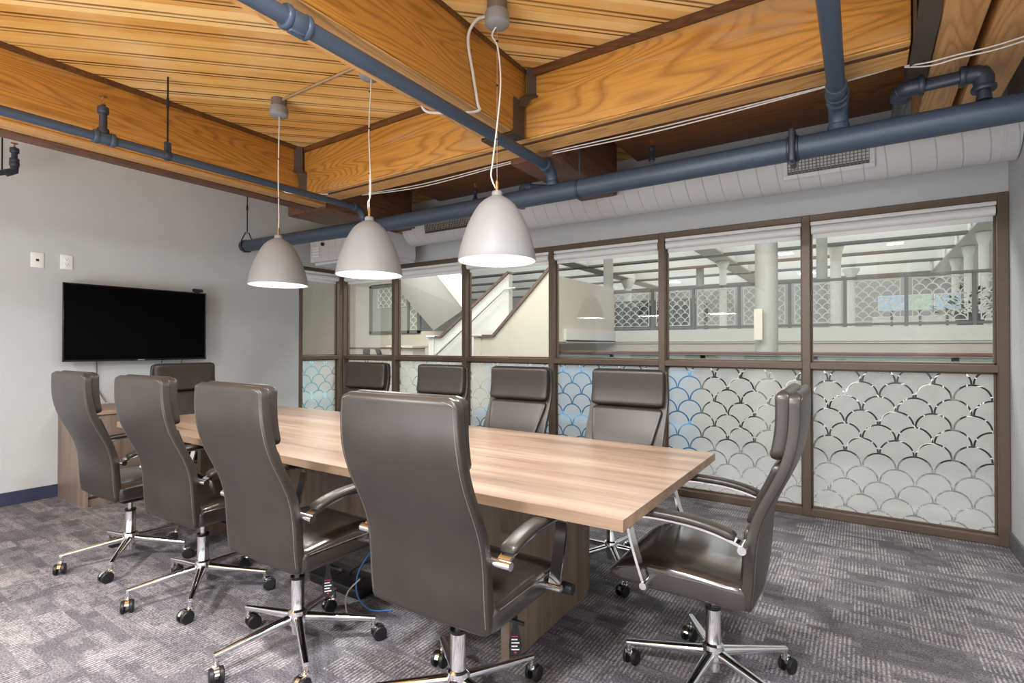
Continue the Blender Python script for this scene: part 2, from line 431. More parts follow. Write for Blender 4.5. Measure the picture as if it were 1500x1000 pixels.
# bottom faces, boards and strips along the beams
M['beam_lit_x'] = wood('lit_timber_along_x', srgb(150, 98, 48), srgb(204, 150, 82), srgb(220, 172, 106), 0, .5)  # paler beam wood: bounced light on the underside put into the colour
obj('bottom_face', MB().box((-3.94, 2.715, 2.533), (.178, 2.762, 2.5405), .003, 1).box((-3.94, 2.797, 2.533), (.178, 2.945, 2.5405), .003, 1), M['beam_lit_x'], cb, 30)
obj('bottom_face', MB().box((-1.925, YB + .05, 2.532), (-1.705, 2.55, 2.5395), .003, 1), M['beam_pale'], cm, 30)  # middle beam's underside, light from below put in as paler wood
obj('chamfer_board', MB().box((-3.945, 2.765, 2.532), (.17, 2.795, 2.545), .003), M['stain'], cb, 30)
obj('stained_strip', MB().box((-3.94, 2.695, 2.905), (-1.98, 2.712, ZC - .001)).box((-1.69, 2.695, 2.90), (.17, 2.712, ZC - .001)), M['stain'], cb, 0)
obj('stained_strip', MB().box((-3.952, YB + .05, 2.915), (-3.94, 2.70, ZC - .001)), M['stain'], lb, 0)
obj('bottom_face', MB().box((-4.09, YB + .05, 2.512), (-3.955, 2.95, 2.529), .003), M['beam_pale'], lb, 30)
obj('bottom_face', MB().box((-4.24, YB + .05, 2.505), (-4.095, 2.95, 2.529), .003), M['beam_brown'], lb, 30)
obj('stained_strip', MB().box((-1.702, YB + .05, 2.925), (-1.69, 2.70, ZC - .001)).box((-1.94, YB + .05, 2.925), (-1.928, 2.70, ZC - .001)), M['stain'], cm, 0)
beam('timber_beam', 'brown stained beam between cross beam and glazing, behind the right pendant cord', (-1.99, 2.96, 2.50), (-1.66, 4.05, ZC), M['beam_brown'])
beam('timber_beam', 'brown stained beam end at the left wall above the sprinkler main', (-4.55, 2.96, 2.50), (-3.98, 4.05, ZC), M['beam_brown'])
beam('timber_beam', 'dark brown ceiling boards behind the cross beam, left of the right pendant cord', (-3.975, 3.02, 2.905), (-2.0, 4.49, ZC - .002), M['beam_brown_x'])  # browner than the rest of the ceiling boards
beam('timber_beam', 'dark brown ceiling boards above the duct on the right', (-1.655, 3.02, 2.905), (.255, 4.49, ZC - .002), M['beam_brown_x'])

# steel joist hangers
def hanger(label, x0, x1, yb, side):
    m = MB(); w = .10
    s = thing('joist_hanger', label, 'steel strap', (0, 0, 0), 0, 'steel hangers at the beam ends')
    for x, sg in ((x0, -1), (x1, 1)):
        if side in (sg, 0):
            m2 = MB()
            m2.box((x - .006 if sg < 0 else x, yb - .15, 2.53), (x if sg < 0 else x + .006, yb - .03, 2.74), .002, 1)
            # bent upper ear, lying against the cross beam
            pts = [(x + sg * .003, yb - .09, 2.70), (x + sg * .01, yb - .07, 2.745), (x + sg * .05, yb - .025, 2.775), (x + sg * .055, yb - .008, 2.80), (x + sg * .055, yb - .008, ZC - .005)]
            m2.sweep(smoothpath(pts, 4), (sg * .75, .6, 0), .085, .007)
            obj('side_plate', m2, M['strap'], s, 30)
    obj('bottom_plate', MB().box((x0 - .006, yb - .15, 2.522), (x1 + .006, yb - .03, 2.531), .002, 1), M['strap'], s, 30)
hanger('dark steel hanger strap holding the end of the middle beam', -1.93, -1.70, 2.71, 0)
s = thing('joist_hanger', 'dark steel hanger strap in the corner of left wall beam and cross beam', 'steel strap', (0, 0, 0), 0, 'steel hangers at the beam ends')
m = MB().sweep(smoothpath([(-3.944, 2.645, ZC - .005), (-3.944, 2.645, 2.80), (-3.942, 2.645, 2.755), (-3.925, 2.66, 2.728), (-3.905, 2.685, 2.715), (-3.90, 2.700, 2.68), (-3.90, 2.704, 2.60), (-3.90, 2.704, 2.53)], 4), (.55, .83, 0), .10, .008)
obj('side_plate', m, M['strap'], s, 30)
s = thing('joist_hanger', 'wide dark steel strap at the right end of the cross beam', 'steel strap', (0, 0, 0), 0, 'steel hangers at the beam ends')
obj('bottom_plate', MB().sweep([(.222, 2.05, 2.66), (.222, 2.55, 2.535), (.222, 2.60, 2.525), (.222, 3.25, 2.525)], (1, 0, 0), .072, .008), M['strap'], s, 30)
obj('side_plate', MB().box((.184, 2.60, 2.53), (.190, 3.25, ZC - .003), .002, 1), M['strap'], s, 30)

# ------------------------------------------------------------------ pipes
def ring(m, c, d, r, w):
    c = Vector(c); d = Vector(d).normalized()
    m.tube([c - d * w / 2, c - d * (w / 2 - .004), c + d * (w / 2 - .004), c + d * w / 2], [r * .93, r, r, r * .93], 20)

PX, PZ = 3.07, 2.29
main = thing('sprinkler_main', 'thick blue-grey sprinkler main running along the duct above the glazing', 'pipe', (0, PX, PZ))
obj('pipe_body', MB().tube([(-5.5, 0, .042), (-3.3, 0, .0), (-1.7, 0, 0), (.74, 0, 0)], .060, 28), M['pipe'], main, 40)
m = MB(); ring(m, (-5.47, 0, .042), (1, 0, 0), .066, .05); obj('end_cap', m, M['pipe_dark'], main, 30)
m = MB(); ring(m, (-.29, 0, 0), (1, 0, 0), .068, .055)
m.cyl((-.29, -.055, .075), (-.29, .03, .075), .016, n=10).cyl((-.29, -.05, -.078), (-.29, .03, -.078), .016, n=10)
m.box((-.305, -.088, -.085), (-.275, -.06, .085), .012, 3)
obj('coupling_clamp', m, M['pipe_dark'], main, 35)
m = MB(); ring(m, (-1.52, 0, 0), (1, 0, 0), .064, .02); m.cyl((-1.52, 0, .05), (-1.52, 0, .66), .006, n=8).cyl((-1.545, .05, .05), (-1.545, .05, .2), .008, n=8)
obj('pipe_hanger', m, M['pipe_dark'], main, 35)
# left end trapeze hanger rod
h = thing('pipe_hanger', 'black hanger rod and clevis carrying the left end of the sprinkler main', 'pipe hanger', (-5.44, PX, 2.29), 0, 'hanger rods')
m = MB().cyl((0, 0, .19), (0, 0, ZC - 2.291), .006, n=8).cyl((0, 0, .42), (0, 0, .47), .010, n=8)
obj('rod', m, M['black_rod'], h, 35)
m = MB().tube([(0, -.065, .04), (0, -.062, .09), (0, -.02, .18), (0, .02, .18), (0, .062, .09), (0, .065, .04)], .006, 8).tube([(0, .066 * math.cos(a), .042 + .066 * math.sin(a)) for a in [PI + PI * k / 10 for k in range(11)]], .006, 8)
obj('clevis', m, M['black_rod'], h, 35)

def branch(label, x, y0, zc, r, x2=None, couplings=()):
    """sprinkler branch along y that drops by an elbow into the main"""
    t = thing('sprinkler_branch', label, 'pipe', (x, PX, zc), 0, 'sprinkler branch pipes')
    body = MB().tube([(0, y0 - PX, 0), (0, -.10, 0)], r, 20)
    obj('pipe_body', body, M['pipe'], t, 40)
    e = MB()
    arc = [(0, -.10 + .10 * math.sin(a), -.10 + .10 * math.cos(a)) for a in [k * PI / 2 / 8 for k in range(9)]]
    e.tube(arc, r * 1.18, 18)
    ring(e, (0, -.10, 0), (0, 1, 0), r * 1.35, .03); ring(e, (0, 0, -.10), (0, 0, 1), r * 1.35, .03)
    obj('elbow', e, M['pipe'], t, 40)
    d = MB().tube([(0, 0, -.10), (0, 0, PZ + .045 - zc)], r * 1.02, 18); ring(d, (0, 0, PZ + .068 - zc), (0, 0, 1), r * 1.3, .03)
    obj('drop_nipple', d, M['pipe'], t, 40)
    for y in couplings:
        c = MB(); ring(c, (0, y - PX, 0), (0, 1, 0), r * 1.28, .09); ring(c, (0, y - PX - .04, 0), (0, 1, 0), r * 1.42, .022); ring(c, (0, y - PX + .04, 0), (0, 1, 0), r * 1.42, .022)
        c.box((-r * .5, y - PX - .03, -r * 1.46), (r * .5, y - PX + .03, -r), .004, 1)
        obj('coupling', c, M['pipe'], t, 40)
    return t
branch('blue-grey branch pipe under the big middle beam', -1.72, YB + .1, 2.455, .032, couplings=(1.15,))
lbp = branch('blue-grey branch pipe running in front of the left wall beam', -3.60, YB + .1, 2.455, .026)
rb = branch('blue-grey branch pipe crossing under the cross beam at the upper right', -.09, YB + .1, 2.455, .036)
c = MB(); ring(c, (0, -.23, 0), (0, 1, 0), .044, .10); ring(c, (0, -.18, 0), (0, 1, 0), .05, .02); obj('coupling', c, M['pipe'], rb, 40)
# tee with upright sprinkler on the left branch
def sprinkler(parent, loc, h=.14, r=.02, label=None):
    """upright head: part of the pipe it stands on, or a thing of its own"""
    m = MB().cyl((0, 0, 0), (0, 0, h * .62), r * .85, n=14); ring(m, (0, 0, .012), (0, 0, 1), r * 1.3, .03); ring(m, (0, 0, h * .66), (0, 0, 1), r * 1.25, .035)
    m.cyl((0, 0, h * .7), (0, 0, h * .82), r * .8, r * .55, 12)
    t = obj('sprinkler_head', m, M['pipe_dark'], parent, 40, loc=loc)
    if label: t.name = 'fire_sprinkler'; tag(t, label, 'sprinkler')
    m = MB().cyl((0, 0, h * .8), (0, 0, h * .88), r * .5, r * .4, 10)
    m.tube([(-r * .3, 0, h * .86), (-r * .75, 0, h * .95), (-r * .3, 0, h * 1.06)], .0025, 6).tube([(r * .3, 0, h * .86), (r * .75, 0, h * .95), (r * .3, 0, h * 1.06)], .0025, 6)
    m.cyl((0, 0, h * 1.06), (0, 0, h * 1.075), r * .95, n=14)
    obj('deflector', m, M['brass'], t, 40)
    obj('glass_bulb', MB().cyl((0, 0, h * .88), (0, 0, h * 1.05), .003, n=8), M['glasshead'], t, 40)
    return t
m = MB(); ring(m, (0, 1.19 - PX, 0), (0, 1, 0), .034, .10); ring(m, (0, 1.15 - PX, 0), (0, 1, 0), .039, .025); ring(m, (0, 1.23 - PX, 0), (0, 1, 0), .039, .025)
obj('tee_fitting', m, M['pipe'], lbp, 40)
sprinkler(lbp, (0, 1.185 - PX, .027), .20, .023)
sprinkler(None, (-1.27, 3.75, 2.62), .14, .018, 'small upright sprinkler head above the main, right of the brown beam')
sprinkler(None, (-2.9, 3.75, 2.58), .14, .018, 'small upright sprinkler head above the main, between the pendants')
h = thing('pipe_hanger', 'black hanger rod dropping to the pipe along the left beam', 'pipe hanger', (-3.60, 1.52, 2.455), 0, 'hanger rods')
obj('rod', MB().cyl((0, 0, .03), (0, 0, ZC - 2.456), .0055, n=8).cyl((0, 0, .30), (0, 0, .36), .009, n=8), M['black_rod'], h, 35)
m = MB(); ring(m, (0, 0, 0), (0, 1, 0), .031, .035); m.box((-.012, -.018, .02), (.012, .018, .085), .004, 1)
obj('pipe_ring', m, M['pipe_dark'], h, 35)
# sprinkler drop cut by the left edge of the frame
t = thing('sprinkler_branch', 'short dark branch pipe with sprinkler at the left edge of the picture', 'pipe', (-5.2, 1.17, 2.56))
obj('pipe_body', MB().tube([(0, -.6, -.13), (0, -.10, -.045), (0, -.02, -.01)], .02, 14), M['pipe_dark'], t, 40)
m = MB(); m.tube([(0, -.05, -.03), (0, 0, 0), (0, 0, .05)], .027, 14); ring(m, (0, 0, .05), (0, 0, 1), .03, .03); obj('elbow', m, M['pipe_dark'], t, 40)
obj('rod', MB().cyl((-.03, -.06, -.02), (-.03, -.06, ZC - 2.561), .005, n=8), M['black_rod'], t, 40)
sprinkler(t, (0, 0, .065), .13, .022)

def pipe(label, pts, r, mat, fit=True, name='sprinkler_branch', loc=None):
    o = Vector(loc or pts[0]); P = [Vector(p) - o for p in pts]
    t = thing(name, label, 'pipe', o)
    obj('pipe_body', MB().tube(P, r, 16), mat, t, 40)
    if fit:
        for i in range(1, len(P) - 1):
            m = MB(); a = (P[i - 1] - P[i]).normalized(); b = (P[i + 1] - P[i]).normalized()
            m.tube([P[i] + a * r * 2.4, P[i] + a * r * .8, P[i] + (a + b) * r * .25, P[i] + b * r * .8, P[i] + b * r * 2.4], r * 1.25, 16)
            ring(m, P[i] + a * r * 2.4, a, r * 1.5, .022); ring(m, P[i] + b * r * 2.4, b, r * 1.5, .022)
            obj('elbow', m, mat, t, 40)
    return t
pipe('dark blue offset pipe rising from the main near the right wall', [(.455, PX, PZ + .062), (.455, PX, 2.475), (.165, PX, 2.475), (.165, 3.75, 2.475)], .030, M['pipe_dark'])
pipe('blue-grey pipe behind the right pendant cord', [(-2.12, 3.32, 2.30), (-2.12, 3.32, 2.47), (-1.72, 3.7, 2.47)], .022, M['pipe'])
pipe('blue-grey pipe behind the left pendants above the main', [(-3.95, 3.32, 2.30), (-3.95, 3.32, 2.43), (-3.6, 3.7, 2.43)], .024, M['pipe'])

# ------------------------------------------------------------------ duct
duct = thing('spiral_duct', 'pale grey spiral air duct running above the glazing', 'duct', (0, 4.25, 2.557))
m = MB().tube([(-4.15, 0, 0), (.775, 0, 0)], .177, 40)
obj('duct_body', m, M['duct'], duct, 40)
m = MB()
for x in (-4.15, -3.05, .70): ring(m, (x, 0, 0), (1, 0, 0), .181, .02)
obj('joint_band', m, M['duct'], duct, 40)
def grille(x0, x1):
    ang = R(-16); c, s_ = math.cos(ang), math.sin(ang)
    mt = Matrix.Rotation(R(14), 3, 'X')
    yf, zf = -.178, -.045; hh = .062
    def tr(mb):
        bmesh.ops.rotate(mb.bm, cent=(0, 0, 0), matrix=mt, verts=mb.bm.verts); bmesh.ops.translate(mb.bm, vec=(0, yf, zf), verts=mb.bm.verts); return mb
    F = MB().box((x0 - .03, -.01, -hh - .03), (x1 + .03, .03, -hh), .003, 1).box((x0 - .03, -.01, hh), (x1 + .03, .03, hh + .03), .003, 1).box((x0 - .03, -.01, -hh), (x0, .03, hh), .003, 1).box((x1, -.01, -hh), (x1 + .03, .03, hh), .003, 1)
    g = obj('grille_frame', tr(F), M['duct'], duct, 30)
    obj('dark_opening', tr(MB().box((x0, .012, -hh), (x1, .02, hh))), M['black'], g, 0)
    L = MB(); n = int((x1 - x0) / .021)
    for k in range(n + 1):
        x = x0 + (x1 - x0) * k / n; L.box((x - .003, -.004, -hh), (x + .003, .004, hh))
    for k in range(6):
        z = -hh + 2 * hh * (k + .5) / 6; L.box((x0, -.001, z - .0025), (x1, .006, z + .0025))
    obj('grille_blades', tr(L), M['jbox'], g, 0)
grille(-.42, .05); grille(-3.82, -3.14)
bxo = thing('air_terminal_box', 'pale grey air box at the left end of the duct with white labels', 'air box', (-4.75, 4.1, 2.36))
obj('housing', MB().box((-.58, -.34, -.13), (.58, .20, .13), .006, 1), M['duct'], bxo, 30)
obj('lower_flange', MB().box((-.55, -.30, -.16), (.58, .18, -.13), .004, 1), M['duct'], bxo, 30)
m = MB()
for k in range(4): m.box((-.52, -.354, -.075 + k * .032), (-.40, -.35, -.055 + k * .032))
obj('paper_label', m, M['white'], bxo, 0)
obj('round_knob', MB().cyl((-.33, -.35, .06), (-.33, -.37, .06), .02, n=14), M['black'], bxo, 40)

# ------------------------------------------------------------------ pendants
def pendant(label, x, kink):
    y = 2.08; zb = 1.682
    t = thing('pendant_lamp', label, 'pendant lamp', (x, y, zb), 0, 'pendant lamps over the table')
    H = .318; Rm = .19
    fr = [(0, .12), (.03, .22), (.08, .35), (.15, .475), (.25, .585), (.38, .70), (.52, .80), (.66, .88), (.80, .945), (.92, .985), (.985, 1.0), (1.0, .995)]
    outer = [(Rm * b, H * (1 - a)) for a, b in fr]
    inner = [(max(Rm * b - .006, .01), H * (1 - a) - (.006 if a < .9 else 0)) for a, b in fr[::-1]]
    obj('shade', MB().lathe(outer, n=48, cap0=True), M['shade'], t, 60)
    obj('inner_reflector', MB().lathe(inner, n=48), M['inner'], t, 60)
    obj('rim', MB().lathe([(Rm * .995, 0), (Rm * .998, -.003), (Rm - .004, -.003), (Rm - .006, 0)], n=48), M['inner'], t, 60)
    obj('diffuser', MB().lathe([(.001, .012), (.10, .009), (.1815, .005)], n=40, cap0=True), M['lampglow'], t, 60)
    obj('collar', MB().lathe([(.026, H - .004), (.026, H + .016), (.021, H + .022), (.008, H + .024)], n=24, cap1=True), M['shade'], t, 40)
    obj('brass_stem', MB().cyl((0, 0, H + .02), (0, 0, H + .072), .008, n=12), M['brass'], t, 40)
    ztop = 2.835 - zb
    L = ztop - H - .06
    obj('steel_cable', MB().tube([(0, 0, H + .06), (0, 0, ztop)], .0016, 6), M['steel'], t, 40)
    pts = [(.0, .0, H + .025)] + [(k[0], k[1], H + .06 + L * k[2]) for k in kink] + [(.0, 0, ztop)]
    obj('cord', MB().tube(smoothpath(pts, 6), .0042, 8), M['cord'], t, 60)
    m = MB()
    for k in (.28, .62, .9): m.cyl((0, 0, H + .06 + L * k - .003), (0, 0, H + .06 + L * k + .003), .0065, n=8)
    obj('cord_clip', m, M['black'], t, 40)
    obj('canopy', MB().lathe([(.004, ztop - .008), (.03, ztop - .008), (.054, ztop), (.060, ztop + .006), (.060, ztop + .055), (.056, ztop + .062), (.004, ztop + .062)], n=32, cap0=True, cap1=True), M['shade'], t, 40)
    obj('junction_box', MB().cyl((0, 0, ztop + .062), (0, 0, ZC - zb - .001), .05, n=24), M['jbox'], t, 40)
pendant('leftmost white pendant lamp, nearest the wall-mounted screen', -3.30, [(.006, 0, .1), (-.004, 0, .5), (.006, 0, .95)])
pendant('middle white dome pendant lamp of the row over the table', -2.39, [(-.012, 0, .06), (.012, 0, .15), (-.004, 0, .6), (.014, 0, .97)])
pendant('rightmost white dome pendant lamp, nearest the camera', -1.475, [(-.035, 0, .05), (-.025, 0, .15), (.004, 0, .40), (.022, 0, .64), (.004, 0, .86), (-.03, 0, .95)])
def cable(label, pts, r, mat, name='cable', n=6, cat='cable', group=None):
    o = Vector(pts[0])
    return tag(obj(name, MB().tube(smoothpath([Vector(p) - o for p in pts], n), r, 8), mat, None, 60, loc=o), label, cat, group)
cable('steel conduit from the left pendant canopy across the ceiling boards', [(-3.30, 2.08, 2.925), (-3.25, 2.08, 2.935), (-3.1, 2.08, 2.938), (-2.45, 2.08, 2.938)], .009, M['conduit'], 'conduit', cat='conduit')
cable('pale flexible cord from the right canopy over the middle beam', [(-1.53, 2.08, 2.90), (-1.62, 2.10, 2.92), (-1.688, 2.12, 2.86), (-1.688, 2.16, 2.70), (-1.688, 2.2, 2.56), (-1.70, 2.22, 2.524), (-1.82, 2.16, 2.522), (-1.93, 2.08, 2.524), (-1.95, 2.05, 2.56)], .008, M['cord'], 'flexible_cord')
for k in range(2):
    cable(['upper thin white cable running along the back edge of the cross beam', 'lower thin white cable sagging along the back edge of the cross beam'][k],
          [(-3.5, 2.965, 2.545 - k * .006), (-2.8, 2.968, 2.515 - k * .02), (-1.9, 2.968, 2.53 - k * .012), (-1.0, 2.968, 2.525 - k * .02), (-.2, 2.968, 2.535 - k * .006), (.17, 2.968, 2.55)], .004, M['cord'])
cable('white cable loop hanging under the end of the left pipe', [(-3.72, 2.35, 2.525), (-3.70, 2.38, 2.46), (-3.66, 2.42, 2.45), (-3.60, 2.6, 2.475), (-3.57, 2.68, 2.49)], .005, M['cord'])
cable('white cable looping under the pair of timbers at the right wall', [(.17, 2.95, 2.535), (.25, 2.90, 2.505), (.34, 2.88, 2.50), (.45, 2.88, 2.50), (.55, 2.88, 2.51), (.66, 2.88, 2.53), (.75, 2.90, 2.56)], .0035, M['cord'])
cable('second white cable looping to the right wall', [(.17, 2.955, 2.532), (.26, 2.905, 2.49), (.35, 2.885, 2.487), (.46, 2.885, 2.485), (.56, 2.885, 2.495), (.68, 2.89, 2.505), (.76, 2.91, 2.53)], .0035, M['cord'])

# ------------------------------------------------------------------ table
TX0, TX1, TY0, TY1 = -4.24, -.592, 1.483, 2.665; TZ = .75
tb = thing('conference_table', 'long pale walnut conference table with panel legs', 'table', ((TX0 + TX1) / 2, (TY0 + TY1) / 2, 0))
hx, hy = (TX1 - TX0) / 2, (TY1 - TY0) / 2
def outline(inset=0):
    o = []
    for k in range(17):
        u = -1 + 2 * k / 16; o.append((u * hx, -hy - .022 * (1 - u * u)))
    for k in range(17):
        u = 1 - 2 * k / 16; o.append((u * hx, hy + .022 * (1 - u * u)))
    return o
obj('tabletop', MB().prism(outline(), lambda u, v, w: (u, v, w), TZ - .004, TZ), M['top'], tb, 0)
obj('edge_band', MB().prism(outline(), lambda u, v, w: (u, v, w), TZ - .036, TZ - .0042), M['edge_wood'], tb, 0)
for xl in (-1.19, -3.64):
    xx = xl - tb.location.x
    poly = [(-.28, 0), (.36, 0), (.40, .05), (.40, TZ - .0365), (-.34, TZ - .0365), (-.34, .05)]
    poly = [(-.34, 0), (.37, 0), (.40, .03), (.40, TZ - .0365), (-.34, TZ - .0365)]
    obj('panel_leg', MB().prism(poly, lambda u, v, w: (xx + w, u, v), -.02, .02), M['leg_wood'], tb, 0)
obj('modesty_panel', MB().box((-3.62 - tb.location.x, .05, .12), (-1.21 - tb.location.x, .09, TZ - .0365)), M['leg_wood'], tb, 0)
tray = obj('cable_trough', MB().box((-2.9 - tb.location.x, -.12, .58), (-1.9 - tb.location.x, .05, .60)).box((-2.9 - tb.location.x, -.125, .58), (-1.9 - tb.location.x, -.115, .64)), M['black'], tb, 0)
# things under the table
t = thing('power_strip', 'black power box on the carpet under the table', 'power strip', (-2.28, 1.84, 0))
obj('case', MB().box((-.20, -.09, 0.0005), (.20, .09, .05), .008, 2), M['black'], t, 30)
for k in (-.10, .06): obj('socket', MB().box((k, -.03, .05), (k + .05, .03, .053)), M['bezel'], t, 0)
cable('black cable running from the table leg to the power box', [(-1.8, 1.99, .25), (-2.0, 1.84, .22), (-2.18, 1.80, .12), (-2.255, 1.84, .0565)], .006, M['black'])
cable('blue data cable looped beside the power box', [(-2.00, 1.75, .26), (-2.05, 1.72, .16), (-2.02, 1.69, .07), (-1.95, 1.71, .012), (-1.87, 1.77, .008)], .004, M['wire_blue'])
cable('white cable looped beside the power box', [(-1.99, 1.68, .16), (-2.05, 1.65, .08), (-1.98, 1.61, .012), (-1.88, 1.65, .008)], .004, M['cord'])

# ------------------------------------------------------------------ chairs
REAR = [(.40, -.172), (.46, -.182), (.54, -.188), (.62, -.192), (.69, -.204), (.76, -.232), (.83, -.268), (.90, -.298), (.97, -.314), (1.04, -.320), (1.125, -.318)]
def rear(z):  # smoothed
    return sum(lerp(REAR, z + d) for d in (-.04, -.02, 0, .02, .04)) / 5
def slab(z0, z1, wfun, tfun, yfun, bow, rc, rt, n=40, ns=26, e=.32, ey=.45):
    """soft cushion / shell standing along z: superellipse slices, rounded ends"""
    rings = []
    L = z1 - z0
    zs = []
    for k in range(ns + 1):
        a = k / ns; zs.append(z0 + L * (.5 - .5 * math.cos(PI * a)) * .35 + L * a * .65)
    for z in zs:
        d = min(z - z0, z1 - z)
        w = wfun(z) / 2; th = tfun(z) / 2
        if d < rc: w -= rc - math.sqrt(max(rc * rc - (rc - d) ** 2, 0))
        if d < rt: th = th * math.sqrt(max(1 - ((rt - d) / rt) ** 2, .04))
        pts = []
        for i in range(n):
            a = 2 * PI * i / n; c, s_ = math.cos(a), math.sin(a)
            x = w * math.copysign(abs(c) ** e, c); y = th * math.copysign(abs(s_) ** ey, s_)
            pts.append((x, yfun(z) + y + bow * (x / .25) ** 2, z))
        rings.append(pts)
    return MB().loft(rings)
TH = .036
proto = thing('office_chair', 'x', 'chair', (0, 0, 0))
shell_y = lambda z: rear(z) + TH / 2
SW = .492
obj('backrest_shell', slab(.405, 1.125, lambda z: SW - .02 * max(0, (z - .95) / .17), lambda z: TH, shell_y, .012, .034, .010, 64, 40, .10, .16), M['leather'], proto, 60)
front = lambda z: rear(z) + TH
hp = obj('headrest_cushion', slab(.905, 1.128, lambda z: .458, lambda z: .054, lambda z: front(z) + .019, .008, .03, .024, 48, 20, .18, .34), M['leather'], proto, 60)
bp = obj('back_cushion', slab(.675, .898, lambda z: .365 + .085 * (z - .675) / .223, lambda z: .036, lambda z: front(z) + .008, .008, .03, .018, 48, 20, .18, .34), M['leather'], proto, 60)
lp = obj('lumbar_cushion', slab(.475, .668, lambda z: .34 + .02 * (z - .475) / .19, lambda z: .032, lambda z: front(z) + .008, .008, .03, .018, 48, 16, .18, .34), M['leather'], proto, 60)
# piping seams round the rear face of the shell
def seam(off, yo):
    pts = []
    w = SW / 2 - off
    zs = [.44 + (1.10 - .44) * k / 24 for k in range(25)]
    for z in zs: pts.append((w - .01 * max(0, (z - .95) / .17), rear(z) + yo + .010 * (w / .25) ** 2, z))
    for k in range(7): a = k / 6; pts.append((w - .012 - .03 * math.sin(a * PI / 2) * .6 - a * .01, rear(1.11) + yo + .006, 1.105 + .008 * math.sin(a * PI / 2)))
    left = [(-p[0], p[1], p[2]) for p in pts[::-1]]
    return MB().tube(pts + left, .0016, 6)
obj('seam', seam(.012, .003), M['stitch'], proto, 60)
# seat: slices along y, waterfall front
rings = []
ny = 26; n = 48
for k in range(ny + 1):
    a = k / ny; y = -.165 + .485 * ((.5 - .5 * math.cos(PI * a)) * .45 + a * .55)
    d = min(y + .165, .32 - y); w = .252; r = .035
    if d < r: w -= r - math.sqrt(max(r * r - (r - d) ** 2, 0))
    top = .495 + .012 * math.sin(PI * min(1, max(0, (y + .1) / .40))) - (.05 * ((y - .20) / .12) ** 2 if y > .20 else 0)
    bot = .405 + (.02 * ((y - .16) / .16) if y > .16 else 0)
    th = (top - bot) / 2; mid = (top + bot) / 2; rt = .035
    if d < rt: th *= math.sqrt(max(1 - ((rt - d) / rt) ** 2, .06))
    ring_ = []
    for i in range(n):
        an = 2 * PI * i / n; c, s_ = math.cos(an), math.sin(an)
        ring_.append((w * math.copysign(abs(c) ** .22, c), y, mid + th * math.copysign(abs(s_) ** .42, s_) + (.006 * math.cos(c * 1.2) if s_ > 0 else 0)))
    rings.append(ring_)
obj('seat_cushion', MB().loft(rings), M['leather_seat'], proto, 60)
pts = [(.2535, y, .482 - (.03 * ((y - .20) / .12) ** 2 if y > .20 else 0)) for y in [-.12 + .40 * k / 16 for k in range(17)]]
for s in (-1, 1): obj('seam', MB().tube([(s * p[0], p[1], p[2]) for p in pts], .0016, 6), M['stitch'], proto, 60)
# arms
for s in (-1, 1):
    X = s * .283
    path = [(X, -.150, .634), (X, -.135, .648), (X, -.07, .668), (X, .00, .680), (X, .08, .6855), (X, .15, .685), (X, .20, .678), (X, .219, .664), (X, .220, .635), (X, .205, .575), (X, .185, .51), (X, .165, .452)]
    sp = smoothpath(path, 4)
    fr = obj('arm_frame', MB().sweep(sp, (1, 0, 0), .042, .009), M['chrome'], proto, 50)
    obj('pivot', MB().cyl((s * .238, -.150, .634), (s * .312, -.150, .634), .0135, n=16), M['chrome'], fr, 40)
    obj('pivot', MB().cyl((s * .244, .165, .447), (s * .310, .165, .447), .0125, n=16), M['chrome'], fr, 40)
    # padded top follows the arc
    arc = smoothpath([(X, -.128, .664), (X, -.07, .682), (X, .00, .694), (X, .08, .6985), (X, .15, .698), (X, .207, .689)], 5)
    rings = []
    for i, p in enumerate(arc):
        a_ = arc[max(i - 1, 0)]; b_ = arc[min(i + 1, len(arc) - 1)]; d_ = (b_ - a_).normalized(); up = Vector((1, 0, 0)).cross(d_)
        q = i / (len(arc) - 1); f_ = min(1, math.sqrt(max(0, min(q, 1 - q) * 9)) + .25)
        rings.append([p + Vector((1, 0, 0)) * (.029 * (f_ * .3 + .7) * math.copysign(abs(math.cos(w)) ** .6, math.cos(w))) + up * (.0135 * f_ * math.copysign(abs(math.sin(w)) ** .7, math.sin(w))) for w in [2 * PI * k / 20 for k in range(20)]])
    obj('arm_pad', MB().loft(rings), M['leather'], fr, 60)
# mechanism and column
obj('tilt_mechanism', MB().box((-.09, -.10, .372), (.09, .13, .408), .012, 2).box((-.05, -.06, .345), (.05, .06, .375), .01, 2).tube([(.08, .02, .375), (.18, .03, .37), (.24, .04, .365)], .007, 8), M['black'], proto, 30)
obj('tilt_knob', MB().cyl((.25, .225, .425), (.285, .225, .425), .008, n=10).cyl((.285, .225, .425), (.325, .225, .425), .021, .019, 18), M['black'], proto, 40)
obj('gas_column', MB().lathe([(.014, .37), (.014, .295)], n=20).lathe([(.001, .298), (.027, .298), (.027, .15), (.030, .145)], n=24), M['chrome'], proto, 40)
obj('column_ring', MB().lathe([(.001, .300), (.0285, .300), (.0285, .29), (.027, .288)], n=24), M['black'], proto, 40)
obj('base_hub', MB().lathe([(.028, .165), (.036, .158), (.040, .14), (.042, .112), (.036, .10), (.024, .098), (.024, .062), (.001, .062)], n=28), M['chrome'], proto, 35)
